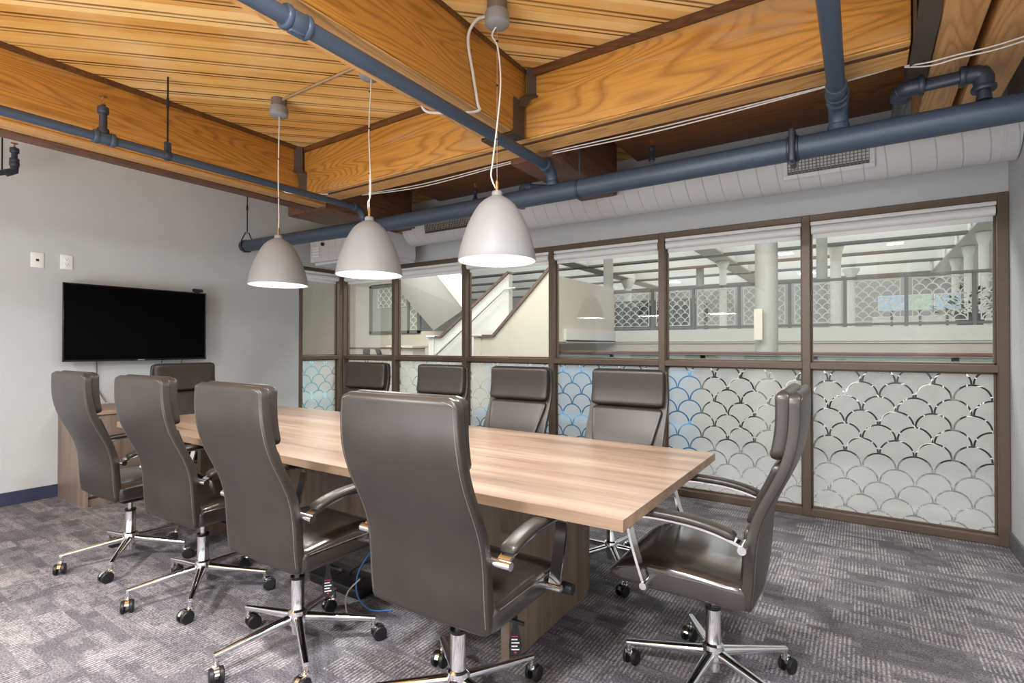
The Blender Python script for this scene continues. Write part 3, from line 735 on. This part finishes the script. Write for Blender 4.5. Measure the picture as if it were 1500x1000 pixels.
# base legs & casters
lm = MB()
rs = []
for k in range(9):
    q = k / 8; x = .03 + .29 * q; w = .019 - .007 * q; h = .017 - .007 * q; z = .128 - .034 * q
    rs.append([(x, w * math.copysign(abs(math.cos(a)) ** .7, math.cos(a)), z + h * math.copysign(abs(math.sin(a)) ** .7, math.sin(a))) for a in [2 * PI * i / 16 for i in range(16)]])
lm.loft(rs)
lm.cyl((.313, 0, .092), (.313, 0, .066), .009, n=12)
legs = []
leg = obj('leg', lm, M['chrome'], proto, 50)
cm_ = MB().lathe([(.006, .072), (.012, .068), (.012, .058), (.005, .056)], n=14, cap0=True, cap1=True)
cm_.tube([(0.0, -.007, .058), (.020, -.007, .050), (.034, -.007, .030)], [.008, .0075, .005], 8).tube([(0.0, .007, .058), (.020, .007, .050), (.034, .007, .030)], [.008, .0075, .005], 8)
hood = [(.022 + .031 * math.cos(a), .031 + .031 * math.sin(a)) for a in [R(20 + 16 * k) for k in range(9)]]
cm_.sweep([(x, 0, z) for x, z in hood], (0, 1, 0), .016, .003)
cm_.cyl((.022, -.022, .0295), (.022, .022, .0295), .006, n=10)
caster = obj('caster', cm_, M['chrome'], proto, 40)
def wheel(s):
    return MB().tube([(.022, s * .0095, .0295), (.022, s * .011, .0295), (.022, s * .022, .0295), (.022, s * .0255, .0295), (.022, s * .0262, .0295)], [.026, .0295, .0295, .026, .018], 22)
wh = [obj('wheel', wheel(s), M['black'], caster, 40) for s in (-1, 1)]
hang = MB()
hang.prism([(-.016, 0), (.016, 0), (.018, .03), (.008, .07), (.004, .12), (-.004, .12), (-.008, .07), (-.018, .03)], lambda u, v, w: (.20 + u, .055 + w, .25 + v), 0, .002)
lab_geo = [(.252 + .006 * k, .012 - .002 * (k % 2)) for k in range(4)]

def place_chair(first, label, x, y, rz, base, tagged=False):
    """first placement moves the prototype itself, later ones copy it and each of its parts"""
    wrot = rz
    if first: root = proto
    else:
        root = proto.copy(); C.objects.link(root)
    root.location = (x, y, 0); root.rotation_euler = (0, 0, R(rz)); root['label'] = label; root['group'] = 'office chairs around the table'
    if not first:
        for ch in PARTS:
            c = ch.copy(); C.objects.link(c); c.parent = root
            for g in GRAND[ch.name]:
                d = g.copy(); C.objects.link(d); d.parent = c
            if ch.get('spin') is not None:
                a = R(ch['spin'] - PROTO_BASE + base - rz); sw = ch.get('swivel', 0)
                c.rotation_euler = (0, 0, a + R(sw + 0) if 'swivel' in ch else a)
                if 'swivel' in ch: c.location = (.313 * math.cos(a), .313 * math.sin(a), 0)
                for key in ('spin', 'swivel'):
                    if key in c: del c[key]
    return root
# give the prototype its five legs and casters
PROTO_BASE = 68
swv = [20, 140, 250, 80, 310]
for k in range(5):
    l = leg if k == 0 else leg.copy()
    if k: C.objects.link(l); l.parent = proto
    a = PROTO_BASE + 72 * k; l['spin'] = a; l.rotation_euler = (0, 0, R(a))
    c = caster if k == 0 else caster.copy()
    if k:
        C.objects.link(c); c.parent = proto
        for w in wh:
            w2 = w.copy(); C.objects.link(w2); w2.parent = c
    c['spin'] = a; c['swivel'] = swv[k]
    c.location = (.313 * math.cos(R(a)), .313 * math.sin(R(a)), 0); c.rotation_euler = (0, 0, R(a + swv[k]))
PARTS = children(proto); GRAND = {p.name: children(p) for p in PARTS}
place_chair(True, 'dark leather office chair closest to the camera, back turned, largest in view', -1.155, 1.40, 1, 68)
hung = []
for args in [
    ('dark leather office chair on the near side, next to the closest one', -1.985, 1.345, 0, 43),
    ('dark leather office chair on the near side, second from the credenza end', -2.84, 1.375, 2, 37),
    ('dark leather office chair at the left, its back in front of the credenza', -3.63, 1.342, 1, 36),
    ('dark leather office chair at the right end of the table, seen from its side', -.466, 2.055, 91, 47),
    ('dark leather office chair on the far side, nearest the right end of the table', -1.19, 2.80, 180, 18),
    ('dark leather office chair on the far side, behind the right end of the closest chair', -1.95, 2.76, 180, 55),
    ('dark leather office chair on the far side, third from the right end', -2.66, 2.76, 180, 10),
    ('dark leather office chair on the far side, nearest the wall with the screen', -3.555, 2.82, 184, 18),
    ('dark leather office chair at the left end of the table below the screen', -4.36, 2.09, -90, 25)]:
    hung.append(place_chair(False, *args))
for o in PARTS:
    for key in ('spin', 'swivel'):
        if key in o: del o[key]
# printed hang tags on two near chairs
def hangtag(parent, pos, rz):
    m = MB(); poly = [(-.018, 0), (-.010, -.006), (.010, -.006), (.018, 0), (.022, .03), (.010, .085), (.006, .14), (-.006, .14), (-.010, .085), (-.022, .03)]
    tg = obj('hang_tag', m.prism(poly, lambda u, v, w: (u, w, v), -.001, .001), M['black'], parent, 0)
    tg.location = pos; tg.rotation_euler = (0, 0, R(rz)); tg['label'] = 'black printed hang tag'
    p = MB()
    for k in range(4):
        p.box((-.013, -.0016, .014 + .011 * k), (.013 - .006 * (k % 2), -.001, .018 + .011 * k))
    obj('printed_line', p, M['white'], tg, 0)
    obj('red_mark', MB().box((-.004, -.0016, .004), (.004, -.001, .009)).box((-.013, -.0016, .058), (.009, -.001, .061)), M['red'], tg, 0)
hangtag(proto, (.20, .05, .25), 33); hangtag(hung[0], (.20, -.0, .27), 53); hangtag(hung[2], (.20, .10, .26), 60)

# ------------------------------------------------------------------ screen wall
tv = thing('wall_screen', 'large black flat television on the left grey wall', 'television', (-5.50, 2.11, 1.465), R(0))
obj('housing', MB().box((-.035, -.565, -.325), (-.004, .565, .325), .008, 2), M['bezel'], tv, 30)
obj('bezel', MB().box((-.006, -.571, -.331), (.006, -.560, .331), .002, 1).box((-.006, .560, -.331), (.006, .571, .331), .002, 1).box((-.006, -.571, .320), (.006, .571, .331), .002, 1).box((-.006, -.571, -.331), (.006, .571, -.315), .002, 1), M['bezel'], tv, 30)
obj('screen', MB().box((-.004, -.561, -.316), (.002, .561, .321)), M['screen'], tv, 0)
lg = obj('logo_strip', MB().box((.006, -.028, -.327), (.0068, .028, -.319)), M['steel'], tv, 0); lg['label'] = 'small silver maker plate'
obj('wall_bracket', MB().box((-.149, -.20, -.2), (-.135, .20, .2), .004, 1).box((-.14, -.06, -.1), (-.03, .06, .1), .01, 1), M['black'], tv, 30)
cam_ = thing('webcam', 'small black camera clipped on the top right of the television', 'camera', (-5.50, 2.60, 1.797))
obj('camera_body', MB().box((-.02, -.045, .004), (.02, .045, .036), .008, 2), M['black'], cam_, 30)
obj('lens', MB().cyl((.02, 0, .02), (.024, 0, .02), .010, n=14), M['bezel'], cam_, 30)
obj('clip', MB().box((-.02, -.02, 0), (.01, .02, .006), .001, 1), M['black'], cam_, 30)
cable('dark power cable hanging from the television to the credenza', [(-5.60, 1.80, 1.20), (-5.62, 1.815, 1.05), (-5.62, 1.81, .93), (-5.62, 1.85, .83), (-5.60, 1.88, .765)], .006, M['rail'])
cable('thin grey cable behind the left end chair below the television', [(-5.60, 2.34, 1.20), (-5.62, 2.32, 1.05), (-5.62, 2.30, .9), (-5.60, 2.29, .765)], .005, M['rail'])
cable('second thin grey cable below the right half of the television', [(-5.60, 2.52, 1.20), (-5.62, 2.50, 1.05), (-5.62, 2.52, .9), (-5.60, 2.5, .765)], .005, M['rail'])
t = thing('wall_plate', 'white wall plate with one dark data port above the television', 'wall plate', (XL, 1.415, 1.975))
obj('plate', MB().box((.0005, -.042, -.062), (.008, .042, .062), .003, 2), M['white'], t, 30)
obj('data_port', MB().box((.008, -.010, -.009), (.0095, .010, .009)), M['black'], t, 0)
t = thing('wall_outlet', 'white power outlet plate above the television', 'outlet', (XL, 1.606, 1.982))
obj('plate', MB().box((.0005, -.042, -.062), (.008, .042, .062), .003, 2), M['white'], t, 30)
for z in (-.022, .022):
    f = obj('receptacle', MB().box((.008, -.018, z - .017), (.010, .018, z + .017), .003, 2), M['white'], t, 30)
    obj('slot', MB().box((.010, -.009, z + .001), (.0107, -.006, z + .009)).box((.010, .006, z + .001), (.0107, .009, z + .009)).cyl((.0098, 0, z - .008), (.0107, 0, z - .008), .003, n=8), M['rail'], f, 0)

# credenza
cx = thing('credenza', 'low grey walnut cabinet under the television by the left wall', 'cabinet', (-5.36, 2.28, 0))
obj('carcass', MB().box((-.285, -.70, .06), (.270, .70, .715)).box((-.285, -.725, 0), (.31, -.70, .715)).box((-.285, .70, 0), (.31, .725, .715)), M['leg_wood'], cx, 0)
obj('cabinet_top', MB().box((-.285, -.73, .716), (.315, .73, .75), .003, 1), M['edge_wood'], cx, 30)
obj('plinth_shelf', MB().box((-.25, -.70, .0), (.29, .70, .055)), M['leg_wood'], cx, 0)
for k in range(3):
    y0 = -.695 + k * .465
    d = obj('door', MB().box((.272, y0, .075), (.295, y0 + .455, .71), .003, 1), M['leg_wood'], cx, 30)
    obj('door_edge', MB().box((.2955, y0 + .44, .3), (.305, y0 + .45, .42), .002, 1), M['steel'], d, 30)

# ------------------------------------------------------------------ atrium beyond the glass
struct('trim_2', MB().box((-14, YG + .06, -.12), (7, 7.3, -.005)).box((-14, -1, -.12), (-5.81, YG + .06, -.005)), M['carpet'])          # corridor floor
struct('trim_4', MB().box((-14, 7.3, -3.2), (7, 18.2, -3.1)).box((-14, 7.2, -3.1), (7, 7.3, -.12)), M['greybase'])     # lower level
def add(name, label, cat, mb, mat, group=None, smooth=30, loc=None): return tag(obj(name, mb, mat, None, smooth), label, cat, group)

def arcs(m, x0, x1, z0, z1, y, r, w=.012, th=.008, axis=0):
    """pierced scale panel: ribbon arcs between x0..x1 and z0..z1"""
    nrow = int(round((z1 - z0) / r)); r2 = (z1 - z0) / nrow
    ncol = max(1, int(round((x1 - x0) / (2 * r)))); rr = (x1 - x0) / (2 * ncol)
    def P(u, z, d): return (u, y + d, z) if axis == 0 else (y + d, u, z)
    for j in range(nrow):
        cs = [x0 + rr * (2 * i + 1) for i in range(ncol)] if j % 2 == 0 else [x0 + rr * 2 * i for i in range(ncol + 1)]
        for c in cs:
            prev = None
            for k in range(11):
                a = PI * k / 10; ca, sa = math.cos(a), math.sin(a)
                u0, u1 = c + rr * ca, c + (rr - w) * ca
                if u0 < x0 - 1e-4 or u0 > x1 + 1e-4: prev = None; continue
                q0 = (u0, z0 + r2 * j + r2 * sa); q1 = (u1, z0 + r2 * j + (r2 - w) * sa)
                ringp = [P(q0[0], q0[1], 0), P(q1[0], q1[1], 0), P(q1[0], q1[1], th), P(q0[0], q0[1], th)]
                vs = m._ring(ringp)
                if prev:
                    for i in range(4):
                        m.bm.faces.new((prev[i], prev[(i + 1) % 4], vs[(i + 1) % 4], vs[i]))
                prev = vs
    # panel border
    for a, b, c, d in ((x0 - .012, x0, z0, z1), (x1, x1 + .012, z0, z1), (x0 - .012, x1 + .012, z1, z1 + .012), (x0 - .012, x1 + .012, z0 - .012, z0)):
        p, q = P(a, c, 0), P(b, d, th); m.box([min(p[i], q[i]) for i in range(3)], [max(p[i], q[i]) for i in range(3)])
    return m

# opposite balcony: slab, fascia, pierced railings
YO = 9.26
add('balcony_edge', 'white fascia of the opposite balcony below the pierced railing', 'balcony', MB().box((-3.95, YO - .05, 1.34), (6.7, YO + 4.2, 1.545)).box((-3.95, YO - .02, 1.31), (6.7, YO + .3, 1.34)), M['wall_white'])
add('balcony_wall', 'shaded beige wall under the opposite balcony', 'wall', MB().box((-9, YO + .02, .93), (6.7, YO + .12, 1.305)), M['taupe'])
px = [-3.943, -3.128, -2.407, -1.671, -.932, -.199, .534, 1.264, 1.995]
rl = ['leftmost pierced scale railing panel on the opposite balcony by the cream wall', 'second pierced scale railing panel from the cream wall', 'pierced scale railing panel left of the grey column', 'pierced scale railing panel behind the grey column',
      'pierced scale railing panel just right of the grey column', 'pierced scale railing panel behind the white column with wide head', 'pierced scale railing panel in front of the pictures', 'rightmost pierced scale railing panel beside the plants']
for i in range(8):
    t = thing('railing_panel', rl[i], 'railing', (px[i], YO, 1.545), 0, 'pierced railing panels of the opposite balcony')
    w = px[i + 1] - px[i]
    obj('post', MB().box((-.022, -.022, 0), (.022, .022, .70), .003, 1), M['rail'], t, 30)
    obj('top_rail', MB().box((-.022, -.03, .70), (w - .023, .03, .74), .004, 1), M['rail'], t, 30)
    obj('bottom_rail', MB().box((.022, -.015, .02), (w - .022, .015, .055), .003, 1), M['rail'], t, 30)
    obj('scale_panel', arcs(MB(), .075, w - .075, .085, .67, 0, .075), M['wall_white'], t, 0)
# corridor handrail just beyond the glass
YC = 7.0
hr = thing('corridor_railing', 'corridor railing with red-brown wooden handrail just beyond the glass', 'railing', (0, YC, 0))
obj('handrail', MB().box((-4.9, -.045, 1.155), (4, .045, 1.195), .012, 2), M['red_wood'], hr, 30)
obj('upper_band', MB().box((-4.9, -.02, 1.105), (4, .02, 1.15), .003, 1), M['green_band'], hr, 30)
for k in range(7):
    x = -4.2 + k * 1.25
    obj('post', MB().box((x - .035, -.02, 0), (x + .035, .02, 1.15), .003, 1), M['rail'], hr, 30)
    obj('scale_panel', arcs(MB(), x + .1, x + 1.15, .15, 1.07, 0, .10), M['wall_white'], hr, 0)

# stairs with white parapets
def parapet(label, y, pts, zlow, th=.12, cap=M['capwood'], wall=M['wall_white'], newel=None):
    t = thing('stair_parapet', label, 'stair wall', (pts[0][0], y, 0)); x0 = pts[0][0]
    poly = [(x - x0, z) for x, z in pts] + [(pts[-1][0] - x0, zlow), (0, zlow)]
    obj('parapet_wall', MB().prism(poly, lambda u, v, w: (u, w, v), 0, th), wall, t, 0)
    P = [(x - x0, th / 2, z + .02) for x, z in pts]
    obj('wood_cap', MB().sweep(P, (0, 1, 0), th + .07, .045), cap, t, 30)
    obj('newel', MB().box((-.10, -.02, zlow), (.04, th + .02, pts[0][1] + .01), .004, 1).box((-.14, -.06, pts[0][1] + .01), (.08, th + .06, pts[0][1] + .045), .008, 1), M['colgrey'] if False else wall, t, 30)
    return t
s1 = parapet('white stair wall with sloping brown cap and steel handrail', 7.75, [(-7.05, 1.42), (-6.83, 1.42), (-5.24, 2.56)], -.1)
obj('steel_handrail', MB().tube([(-.1, -.07, .95), (.1, -.07, 1.05), (1.78, -.07, 2.28), (2.0, -.07, 2.28)], .02, 12), M['steel'], s1, 40)
parapet('cream stair wall with sloping brown cap, right of the steel handrail', 6.75, [(-5.14, 1.405), (-4.85, 1.405), (-3.80, 2.42)], -.1, wall=M['cream'])
sf = thing('stair_flight', 'grey underside of an upper stair flight with white stringer behind the middle pendant', 'stair', (-7.8, 8.0, 0))
m = MB(); q = [(0, .02, 3.40), (1.35, .02, 2.0), (-.37, 1.0, 1.615), (-1.9, 1.0, 2.98)]
m.loft([[Vector(c) for c in q], [Vector(c) + Vector((.03, .03, .12)) for c in q]]); obj('underside', m, M['soffit'], sf, 0)
obj('stringer', MB().prism([(0, 3.40), (1.35, 2.0), (1.50, 2.0), (1.50, 2.42), (.55, 3.40)], lambda u, v, w: (u, w, v), -.06, .02), M['wall_white'], sf, 0)
add('parapet_wall', 'large cream balcony wall left of the pierced railing', 'wall', MB().box((-3.98, 6.9, 1.30), (-3.86, YO, 2.34)).box((-4.02, 6.9, 1.33), (-3.82, YO, 1.36)), M['cream'])
add('balcony_slab', 'white edge of the landing below the large cream wall', 'balcony', MB().box((-5.6, 7.25, 1.32), (-3.82, YO, 1.53)), M['wall_white'])
# columns
def column(label, x, y, r, z0, z1, mat, capital=None, group=None):
    t = thing('column', label, 'column', (x, y, z0), 0, group)
    obj('shaft', MB().lathe([(r * 1.06, 0), (r, .1), (r * .97, z1 - z0)], n=28, cap0=True, cap1=True), mat, t, 40)
    if capital: obj('capital', MB().lathe([(r, z1 - z0 - capital[1]), (r * 1.15, z1 - z0 - capital[1] * .8), (r * capital[0], z1 - z0 - .05), (r * capital[0], z1 - z0)], n=28, cap1=True), mat, t, 40)
    return t
bc = column('large grey round column standing in the corridor behind the glass', -1.03, 7.55, .140, -3.1, 3.495, M['colgrey'])
s = thing('wall_sign', 'blank pale plate fixed to the grey round column', 'sign', (-1.10, 7.36, 1.34))
obj('plate', MB().box((-.05, -.02, 0), (.05, .02, .40), .004, 1), M['cream'], s, 30)
for lab, x, y in (('white colonnade column nearest the right wall', 1.60, 10.9), ('middle white column of the colonnade at the right', 1.60, 12.3), ('farthest white column of the colonnade at the right', 1.60, 13.85)):
    column(lab, x, y, .065, 1.545, 3.043, M['wall_white'], (1.5, .18), 'colonnade columns')
column('white column with a wide flared head above the middle railing', -.38, 11.2, .085, 1.545, 3.4, M['wall_white'], (2.4, .6))
column('plain pale grey column left of the white flared one', -.55, 10.3, .085, 1.545, 3.4, M['colgrey'])
column('small white column with cone head right of the flared one', -.17, 12.8, .07, 1.545, 2.85, M['wall_white'], (2.2, .2))
column('slim white column left of the big grey one', -2.43, 11.7, .075, 1.545, 3.043, M['wall_white'], (1.7, .15))
column('slim grey column behind the cream wall', -4.3, 10.0, .10, 1.545, 3.6, M['colgrey'])
column('slim white column beyond the leftmost railing panel', -5.2, 13.4, .10, 1.545, 3.043, M['wall_white'], (1.9, .25))
column('slim grey column beyond the second railing panel', -3.1, 12.5, .09, 1.545, 3.6, M['colgrey'])
# roof beams
for i, y in enumerate((10.9, 12.3, 13.95, 16.2)):
    rbx = add('roof_beam', ['nearest', 'second', 'third', 'farthest'][i] + ' white cross beam of the atrium skylight', 'beam', MB().box((-13.9, y - .08, 3.08), (1.4, y + .08, 3.32)), M['wall_white'], 'skylight cross beams')
    obj('bottom_flange', MB().box((-13.9, y - .11, 3.045), (1.4, y + .11, 3.08)), M['rail'], rbx, 0)
for lab, x in (('white long skylight beam seen through the bay right of the pendants', -5.3), ('white long skylight beam left of the grey column', -2.42), ('white long beam above the colonnade at the right', 1.6)):
    rbm = add('roof_beam', lab, 'beam', MB().box((x - .14, 9.6, 3.08), (x + .14, 18, 3.40)), M['wall_white'])
    obj('bottom_flange', MB().box((x - .19, 9.6, 3.05), (x + .19, 18, 3.08)), M['soffit'], rbm, 0); obj('top_flange', MB().box((x - .19, 9.6, 3.37), (x + .19, 18, 3.40)), M['rail'], rbm, 0)
struct('window_20', MB().box((-14, 9.0, 4.2), (7, 20, 4.25)), M['sky'])
struct('wall_atrium', MB().box((-14, 18.2, -3.1), (7, 18.4, 4.2)).box((6.8, 4.7, -3.1), (7, 18.2, 4.2)).box((-14.2, -1, -3.1), (-14, 18.2, 4.2)), M['soffit'])
struct('trim_3', MB().box((-14, YG + .12, 3.5), (7, 9.0, 3.6)).box((-14, -1, 3.0), (-5.81, YG + .1, 3.1)), M['wall_white'])       # corridor ceiling
# cream left-hand wall with a pierced window
add('corridor_wall', 'cream corridor wall behind the two left glazing bays', 'wall', MB().box((-13.9, 9.35, -.1), (-10.68, 9.5, 3.5)).box((-10.68, 9.35, -.1), (-8.9, 9.5, 1.57)).box((-10.68, 9.35, 2.85), (-8.9, 9.5, 3.5)).box((-8.9, 9.35, -.1), (-6.2, 9.5, 1.62)), M['cream'])
add('side_cabinet', 'low cream cabinet beside the stair newel', 'cabinet', MB().box((-8.75, 8.2, 0), (-8.05, 8.6, 1.22), .005, 1).box((-8.8, 8.15, 1.22), (-8.0, 8.65, 1.27), .004, 1), M['cream'])
t = thing('corridor_window', 'dark framed corridor window with white scale pattern behind the left bays', 'window', (-10.70, 9.33, 1.57))
obj('window_frame', MB().box((0, -.02, 0), (.09, .05, 1.25)).box((1.71, -.02, 0), (1.8, .05, 1.25)).box((0, -.02, 0), (1.8, .05, .07)).box((0, -.02, 1.18), (1.8, .05, 1.25)).box((1.38, -.02, 0), (1.45, .05, 1.25)), M['rail'], t, 0)
obj('scale_panel', arcs(MB(), .32, 1.30, .68, 1.17, .0, .098, .018), M['wall_white'], t, 0)
obj('scale_panel', arcs(MB(), 1.47, 1.70, .10, 1.0, .0, .098, .018), M['wall_white'], t, 0)
obj('pane', MB().box((.09, .02, .07), (1.71, .03, 1.18)), M['colgrey'], t, 0)
add('corridor_table', 'small brown table in the corridor beyond the second glazing bay', 'table', MB().box((-8.8, 6.9, 1.20), (-7.65, 7.5, 1.24), .005, 1).box((-8.4, 7.15, 0), (-8.3, 7.25, 1.20)).prism([(-8.05, 1.20), (-7.95, 1.20), (-7.6, .6), (-7.7, .6)], lambda u, v, w: (u, w, v), 7.15, 7.2), M['capwood'])
# low blue and teal upholstery beyond the frosted panes
add('lounge_sofa', 'blue upholstered lounge sofa blurred behind the frosted middle panes', 'sofa', MB().box((-4.3, 5.55, -.005), (-1.55, 6.25, .42), .05, 3).box((-4.3, 6.05, .40), (-1.55, 6.35, .98), .06, 3), M['blue'])
add('lounge_sofa', 'teal upholstered lounge sofa blurred behind the narrow left pane', 'sofa', MB().box((-8.2, 4.2, -.005), (-7.4, 6.2, .42), .05, 3).box((-8.5, 4.2, .30), (-8.1, 6.2, .98), .06, 3), M['teal'])
# far balcony furnishing
for i, (x0, x1, m_) in enumerate(((.38, .98, 'paper_blue'), (1.02, 1.30, 'paper_green'), (.75, 1.15, 'paper_blue'))):
    pass
for lab, x, z, w, m_ in (('pale blue picture panel behind the railing', .30, 2.12, .42, 'paper_blue'), ('pale green picture panel behind the railing', .78, 2.12, .36, 'paper_green'), ('second pale blue picture panel behind the railing', 1.18, 2.12, .38, 'paper_blue')):
    t = thing('picture_panel', lab, 'picture', (x, 12.9, z), 0, 'picture panels on the far balcony')
    obj('print', MB().box((0, 0, -.14), (w, .02, .14)), M[m_], t, 0); obj('mount', MB().box((-.01, .02, -.15), (w + .01, .05, .15)), M['white'], t, 0)
    obj('stand', MB().box((w / 2 - .02, .022, 1.545 - z), (w / 2 + .02, .05, -.15)), M['rail'], t, 0)
add('display_case', 'white display counter below the pictures', 'counter', MB().box((.2, 13.1, 1.545), (2.6, 13.6, 1.86), .01, 1), M['wall_white'])
t = thing('potted_plant', 'dark green leafy plants behind the rightmost railing panel', 'plant', (1.30, 9.9, 1.5455))
lf = MB()
for k in range(190):
    a = random.uniform(0, 2 * PI); r0 = random.uniform(.0, .42); h0 = random.uniform(.12, .50); ln = random.uniform(.08, .16)
    c = Vector((r0 * math.cos(a), r0 * math.sin(a), h0)); d = Vector((math.cos(a), math.sin(a), random.uniform(-.2, .8))).normalized() * ln; s_ = Vector((-math.sin(a), math.cos(a), 0)) * ln * .18
    lf.quad(c, c + d * .5 + s_, c + d, c + d * .5 - s_)
obj('foliage', lf, M['leaf'], t, 0); obj('planter', MB().lathe([(.14, 0), (.18, .18), (.16, .18), (.15, .14)], n=20, cap0=True), M['greybase'], t, 40)
# dark slatted partition beyond the left railing panels
sp = MB()
for k in range(16): sp.box((-6.6 + k * .22, 13.0, 1.545), (-6.6 + k * .22 + .09, 13.06, 2.35))
sp.box((-6.6, 13.0, 2.35), (-3.1, 13.06, 2.42)).box((-6.6, 13.2, 1.545), (-3.1, 13.25, 2.3))
add('slatted_screen', 'grey slatted screen behind the left railing panels', 'screen', sp, M['green_band'])
add('upper_floor', 'floor of the far gallery behind the opposite balcony', 'floor', MB().box((-14, YO + 4.2, 1.34), (6.7, 18.1, 1.54)), M['wall_white'])
for lab, x, y, z in (('round warm downlight in the atrium near the right wall', 1.06, 8.6, 3.26), ('round warm downlight seen left of the grey column', -3.4, 8.5, 3.2)):
    t = thing('downlight', lab, 'ceiling light', (x, y, z), 0)
    obj('trim_ring', MB().lathe([(.10, 0), (.115, 0), (.115, 3.499 - z), (.10, 3.499 - z)], n=24), M['white'], t, 40)
    obj('lens', MB().cyl((0, 0, .004), (0, 0, .02), .10, n=24), M['warm_lamp'], t, 40)

# ------------------------------------------------------------------ lights
def area(name, loc, size, power, rot=(0, 0, 0), col=(1, 1, 1), size_y=None, spread=None):
    l = bpy.data.lights.new(name, 'AREA'); l.energy = power; l.size = size; l.color = col
    if size_y: l.shape = 'RECTANGLE'; l.size_y = size_y
    if spread: l.spread = spread
    o = bpy.data.objects.new(name, l); C.objects.link(o); o.location = loc; o.rotation_euler = rot; return o
def point(name, loc, r, power, col=(1, 1, 1)):
    l = bpy.data.lights.new(name, 'POINT'); l.energy = power; l.shadow_soft_size = r; l.color = col
    o = bpy.data.objects.new(name, l); C.objects.link(o); o.location = loc; return o
for x in (-3.30, -2.39, -1.475):
    area('pendant_light', (x, 2.08, 1.675), .32, 8, col=(1, .98, .95))
# unseen fill lamps added behind and beside the camera
FX = (.95, .975, 1)
area('ceiling_fill_light', (-.75, -.9, 2.48), .25, 75, (0, 0, 0), FX)
area('ceiling_fill_light', (-3.0, -.9, 2.48), .25, 75, (0, 0, 0), FX)
area('ceiling_fill_light', (-.9, .6, 2.6), .18, 58, (0, 0, 0), FX)
area('ceiling_fill_light', (.35, 1.3, 2.5), .15, 22, (0, 0, 0), FX)
area('up_fill_light', (-1.9, -1.9, .45), 3.6, 190, (R(180), 0, 0), (.97, .985, 1), 2.0)  # added unseen lamp facing up, brightens ceiling and beams
# atrium daylight, followed by unseen lamps added to brighten the corridor
area('skylight_light', (-3, 13, 4.1), 9, 230, (0, 0, 0), (.97, .98, 1), 8)
area('corridor_fill_light', (-2.0, 5.35, 3.4), 7, 215, (0, 0, 0), (1, .97, .92), 1.2)
area('corridor_fill_light', (-9, 3.5, 2.9), 3, 60, (0, 0, 0), (1, .96, .9), 2)
area('corridor_fill_light', (-8, 7.0, 3.4), 4, 170, (0, 0, 0), (1, .97, .92), 1.5)

w = bpy.data.worlds.new('World'); bpy.context.scene.world = w; w.use_nodes = True
w.node_tree.nodes['Background'].inputs[0].default_value = (.94, .97, 1, 1); w.node_tree.nodes['Background'].inputs[1].default_value = 1.3

# ------------------------------------------------------------------ camera
cam = bpy.data.cameras.new('Camera'); cam.sensor_width = 36; cam.lens = 36 * 767 / 1500; cam.clip_start = .05; cam.clip_end = 100
co = bpy.data.objects.new('Camera', cam); C.objects.link(co)
co.location = (0, 0, 1.27); co.rotation_euler = (R(90.45), 0, R(33.7))
sc = bpy.context.scene
sc.camera = co
sc.view_settings.view_transform = 'Standard'; sc.view_settings.look = 'None'; sc.view_settings.exposure = 0.55; sc.view_settings.gamma = 1.0
sc.view_settings.use_curve_mapping = False
